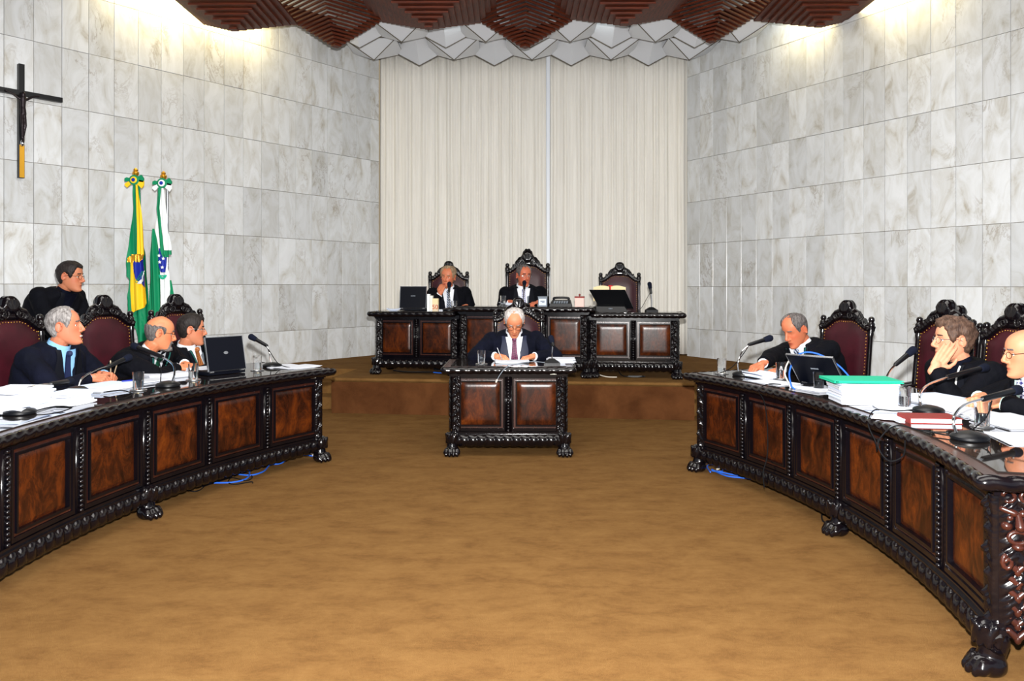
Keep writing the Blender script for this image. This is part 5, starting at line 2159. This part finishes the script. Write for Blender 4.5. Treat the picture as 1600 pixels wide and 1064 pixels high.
t = thing('open_book', 'open book with red ribbon showing above the black book stand', 'book', (1.17, 9.34, pz1 + .10), PA)
for s in (-1, 1):
    pg = MB()
    pg.grid(lambda u, v, s=s: (s * (.004 + .19 * u), .02 + .05 * v, .04 + .155 * v + .016 * sin(pi * u) - .01 * u), 8, 4)
    pg.grid(lambda u, v, s=s: (s * (.004 + .19 * u), .05 + .05 * v, .03 + .155 * v - .012 * u), 8, 4)
    pg.grid(lambda u, v, s=s: (s * (.004 + .19 * u), lerp(.07, .10, v), lerp(.195 + .016 * sin(pi * u) - .01 * u, .185 - .012 * u, v)), 8, 1)
    pg.build('pages', 'paper_cream', t)
MB().box((.01, .085, .203), (.05, .05, .012)).box((.01, .055, .16), (.012, .008, .09)).build('ribbon', 'red', t, False)

# ================================================================== CABLES
def cord(name, label, pts, m, r=.006, z=None):
    P = [Vector((p[0], p[1], p[2] if len(p) > 2 else r + .002)) for p in pts]
    return tag(MB().tube(bez(P, 6), r, 7).build(name, m), label, 'cable')


cord('network_cable', 'long blue cable trailing to the far foot of the left desk', [(-2.138, 6.013), (-2.006, 5.973), (-1.947, 6.096), (-1.964, 6.313), (-1.891, 6.381), (-1.887, 6.644), (-1.807, 6.694), (-1.706, 6.644)], 'cable_blue')
cord('network_cable', 'blue cable dropping from under the left desk in a loop', [(-2.20, 5.74), (-2.062, 5.759), (-2.003, 5.893), (-2.063, 6.10, .03), (-2.14, 6.2, .14)], 'cable_blue')
cord('black_cable', 'thin black cord looped beside the blue cables on the left', [(-2.126, 5.953), (-2.107, 6.096), (-1.982, 5.933), (-1.987, 5.816), (-2.124, 5.9), (-2.1, 5.759), (-2.028, 5.704), (-1.94, 5.778), (-1.914, 5.741)], 'cord', .004)
cord('black_cable', 'short black cord behind the middle paw of the left desk', [(-2.38, 5.62), (-2.267, 5.509), (-2.226, 5.543), (-2.244, 5.704)], 'cord', .004)
cord('cable_end', 'short white cable end beside the far paw of the left desk', [(-1.80, 6.80, .05), (-1.74, 6.74, .02), (-1.707, 6.66)], 'cable_white', .007)
o = MB().box((0, 0, .025), (.30, .07, .05)).box((-.08, 0, .052), (.05, .05, .006)).box((.0, 0, .052), (.05, .05, .006)).box((.08, 0, .052), (.05, .05, .006)).build('power_strip', 'black', None, False)
o.location = (-2.22, 5.80, 0)
o.rotation_euler = (0, 0, radians(68))
tag(o, 'black power strip on the carpet under the left desk', 'power strip')
cord('network_cable', 'blue cable coiled by the far paw of the right desk', [(1.55, 6.075), (1.573, 6.268), (1.637, 6.335), (1.676, 6.246), (1.646, 6.096), (1.575, 6.12), (1.644, 6.054), (1.721, 5.973), (1.797, 6.0), (1.855, 5.90)], 'cable_blue')
cord('network_cable', 'second blue cable lying under the edge of the right desk', [(1.582, 6.159), (1.641, 5.953), (1.746, 5.893), (1.844, 5.835), (1.95, 5.86)], 'cable_blue')
cord('cable_end', 'white plug lead across the blue coil on the right', [(1.622, 6.159), (1.69, 6.19, .02), (1.747, 6.224, .016)], 'cable_white', .007)
cord('cable_end', 'first white cable scrap under the right desk', [(1.90, 5.741), (1.89, 5.66), (1.884, 5.596)], 'cable_white', .007)
cord('cable_end', 'second white cable scrap further along the right desk', [(1.939, 5.441), (1.935, 5.40), (1.95, 5.35), (1.973, 5.327)], 'cable_white', .007)
cord('black_cable', 'black cord curled beside the middle paw of the right desk', [(2.0, 5.0), (2.05, 5.011), (2.016, 4.86), (1.955, 4.769), (1.922, 4.794), (1.957, 4.914), (2.02, 5.03)], 'cord', .005)
cord('black_cable', 'black cord between the white scraps under the right desk', [(1.898, 5.596), (1.93, 5.53), (1.941, 5.458)], 'cord', .005)
# cords hanging over desk fronts
cord('hanging_cord', 'black cord hanging in a loop over the front of the left desk', [(-2.60, 4.95, .785), (-2.46, 4.96, .79), (-2.36, 5.0, .70), (-2.37, 4.98, .60), (-2.36, 5.04, .52), (-2.33, 5.12, .56), (-2.32, 5.14, .66), (-2.36, 5.10, .73)], 'cord', .004)
cord('hanging_cord', 'thin black cord running down the front of the right desk', [(1.86, 5.38, .78), (1.76, 5.35, .785), (1.695, 5.335, .745), (1.735, 5.345, .66), (1.757, 5.35, .5), (1.757, 5.35, .3), (1.725, 5.34, .18), (1.73, 5.33, .08)], 'cord', .0035)
cord('hanging_cord', 'microphone cord with white plug hanging over the front of the middle desk', [(.33, 6.84, .782), (.18, 6.80, .80), (.04, 6.70, .79), (-.05, 6.62, .765), (-.10, 6.605, .71), (-.125, 6.615, .665)], 'grey', .0032)
tag(MB().tube([(-.124, 6.615, .668), (-.13, 6.617, .655), (-.136, 6.62, .64)], [.004, .008, .007], 8).build('cable_plug', 'cable_white'), 'small white plug dangling in front of the middle desk', 'plug')
cord('white_cable', 'white cord under the right half of the dais desk', [(.93, 9.15, ZD + .12), (.98, 9.05, ZD + .04), (1.08, 8.95, ZD + .008), (1.2, 8.9, ZD + .008)], 'cable_white', .006)
cord('black_cable', 'dark cord looped under the right end of the dais desk', [(1.20, 9.1, ZD + .15), (1.26, 9.0, ZD + .03), (1.34, 8.95, ZD + .008), (1.5, 8.93, ZD + .008), (1.52, 9.0, ZD + .008), (1.35, 9.02, ZD + .008)], 'black', .006)
cord('black_cable', 'dark cords under the left end of the dais desk', [(-1.45, 9.5, ZD + .02), (-1.3, 9.45, ZD + .008), (-1.1, 9.42, ZD + .008), (-.9, 9.42, ZD + .008), (-.7, 9.38, ZD + .008)], 'black', .008)
cord('network_cable', 'blue cable under the left end of the dais desk', [(-.95, 9.40, ZD + .008), (-.8, 9.36, ZD + .01), (-.65, 9.44, ZD + .08)], 'cable_blue', .007)
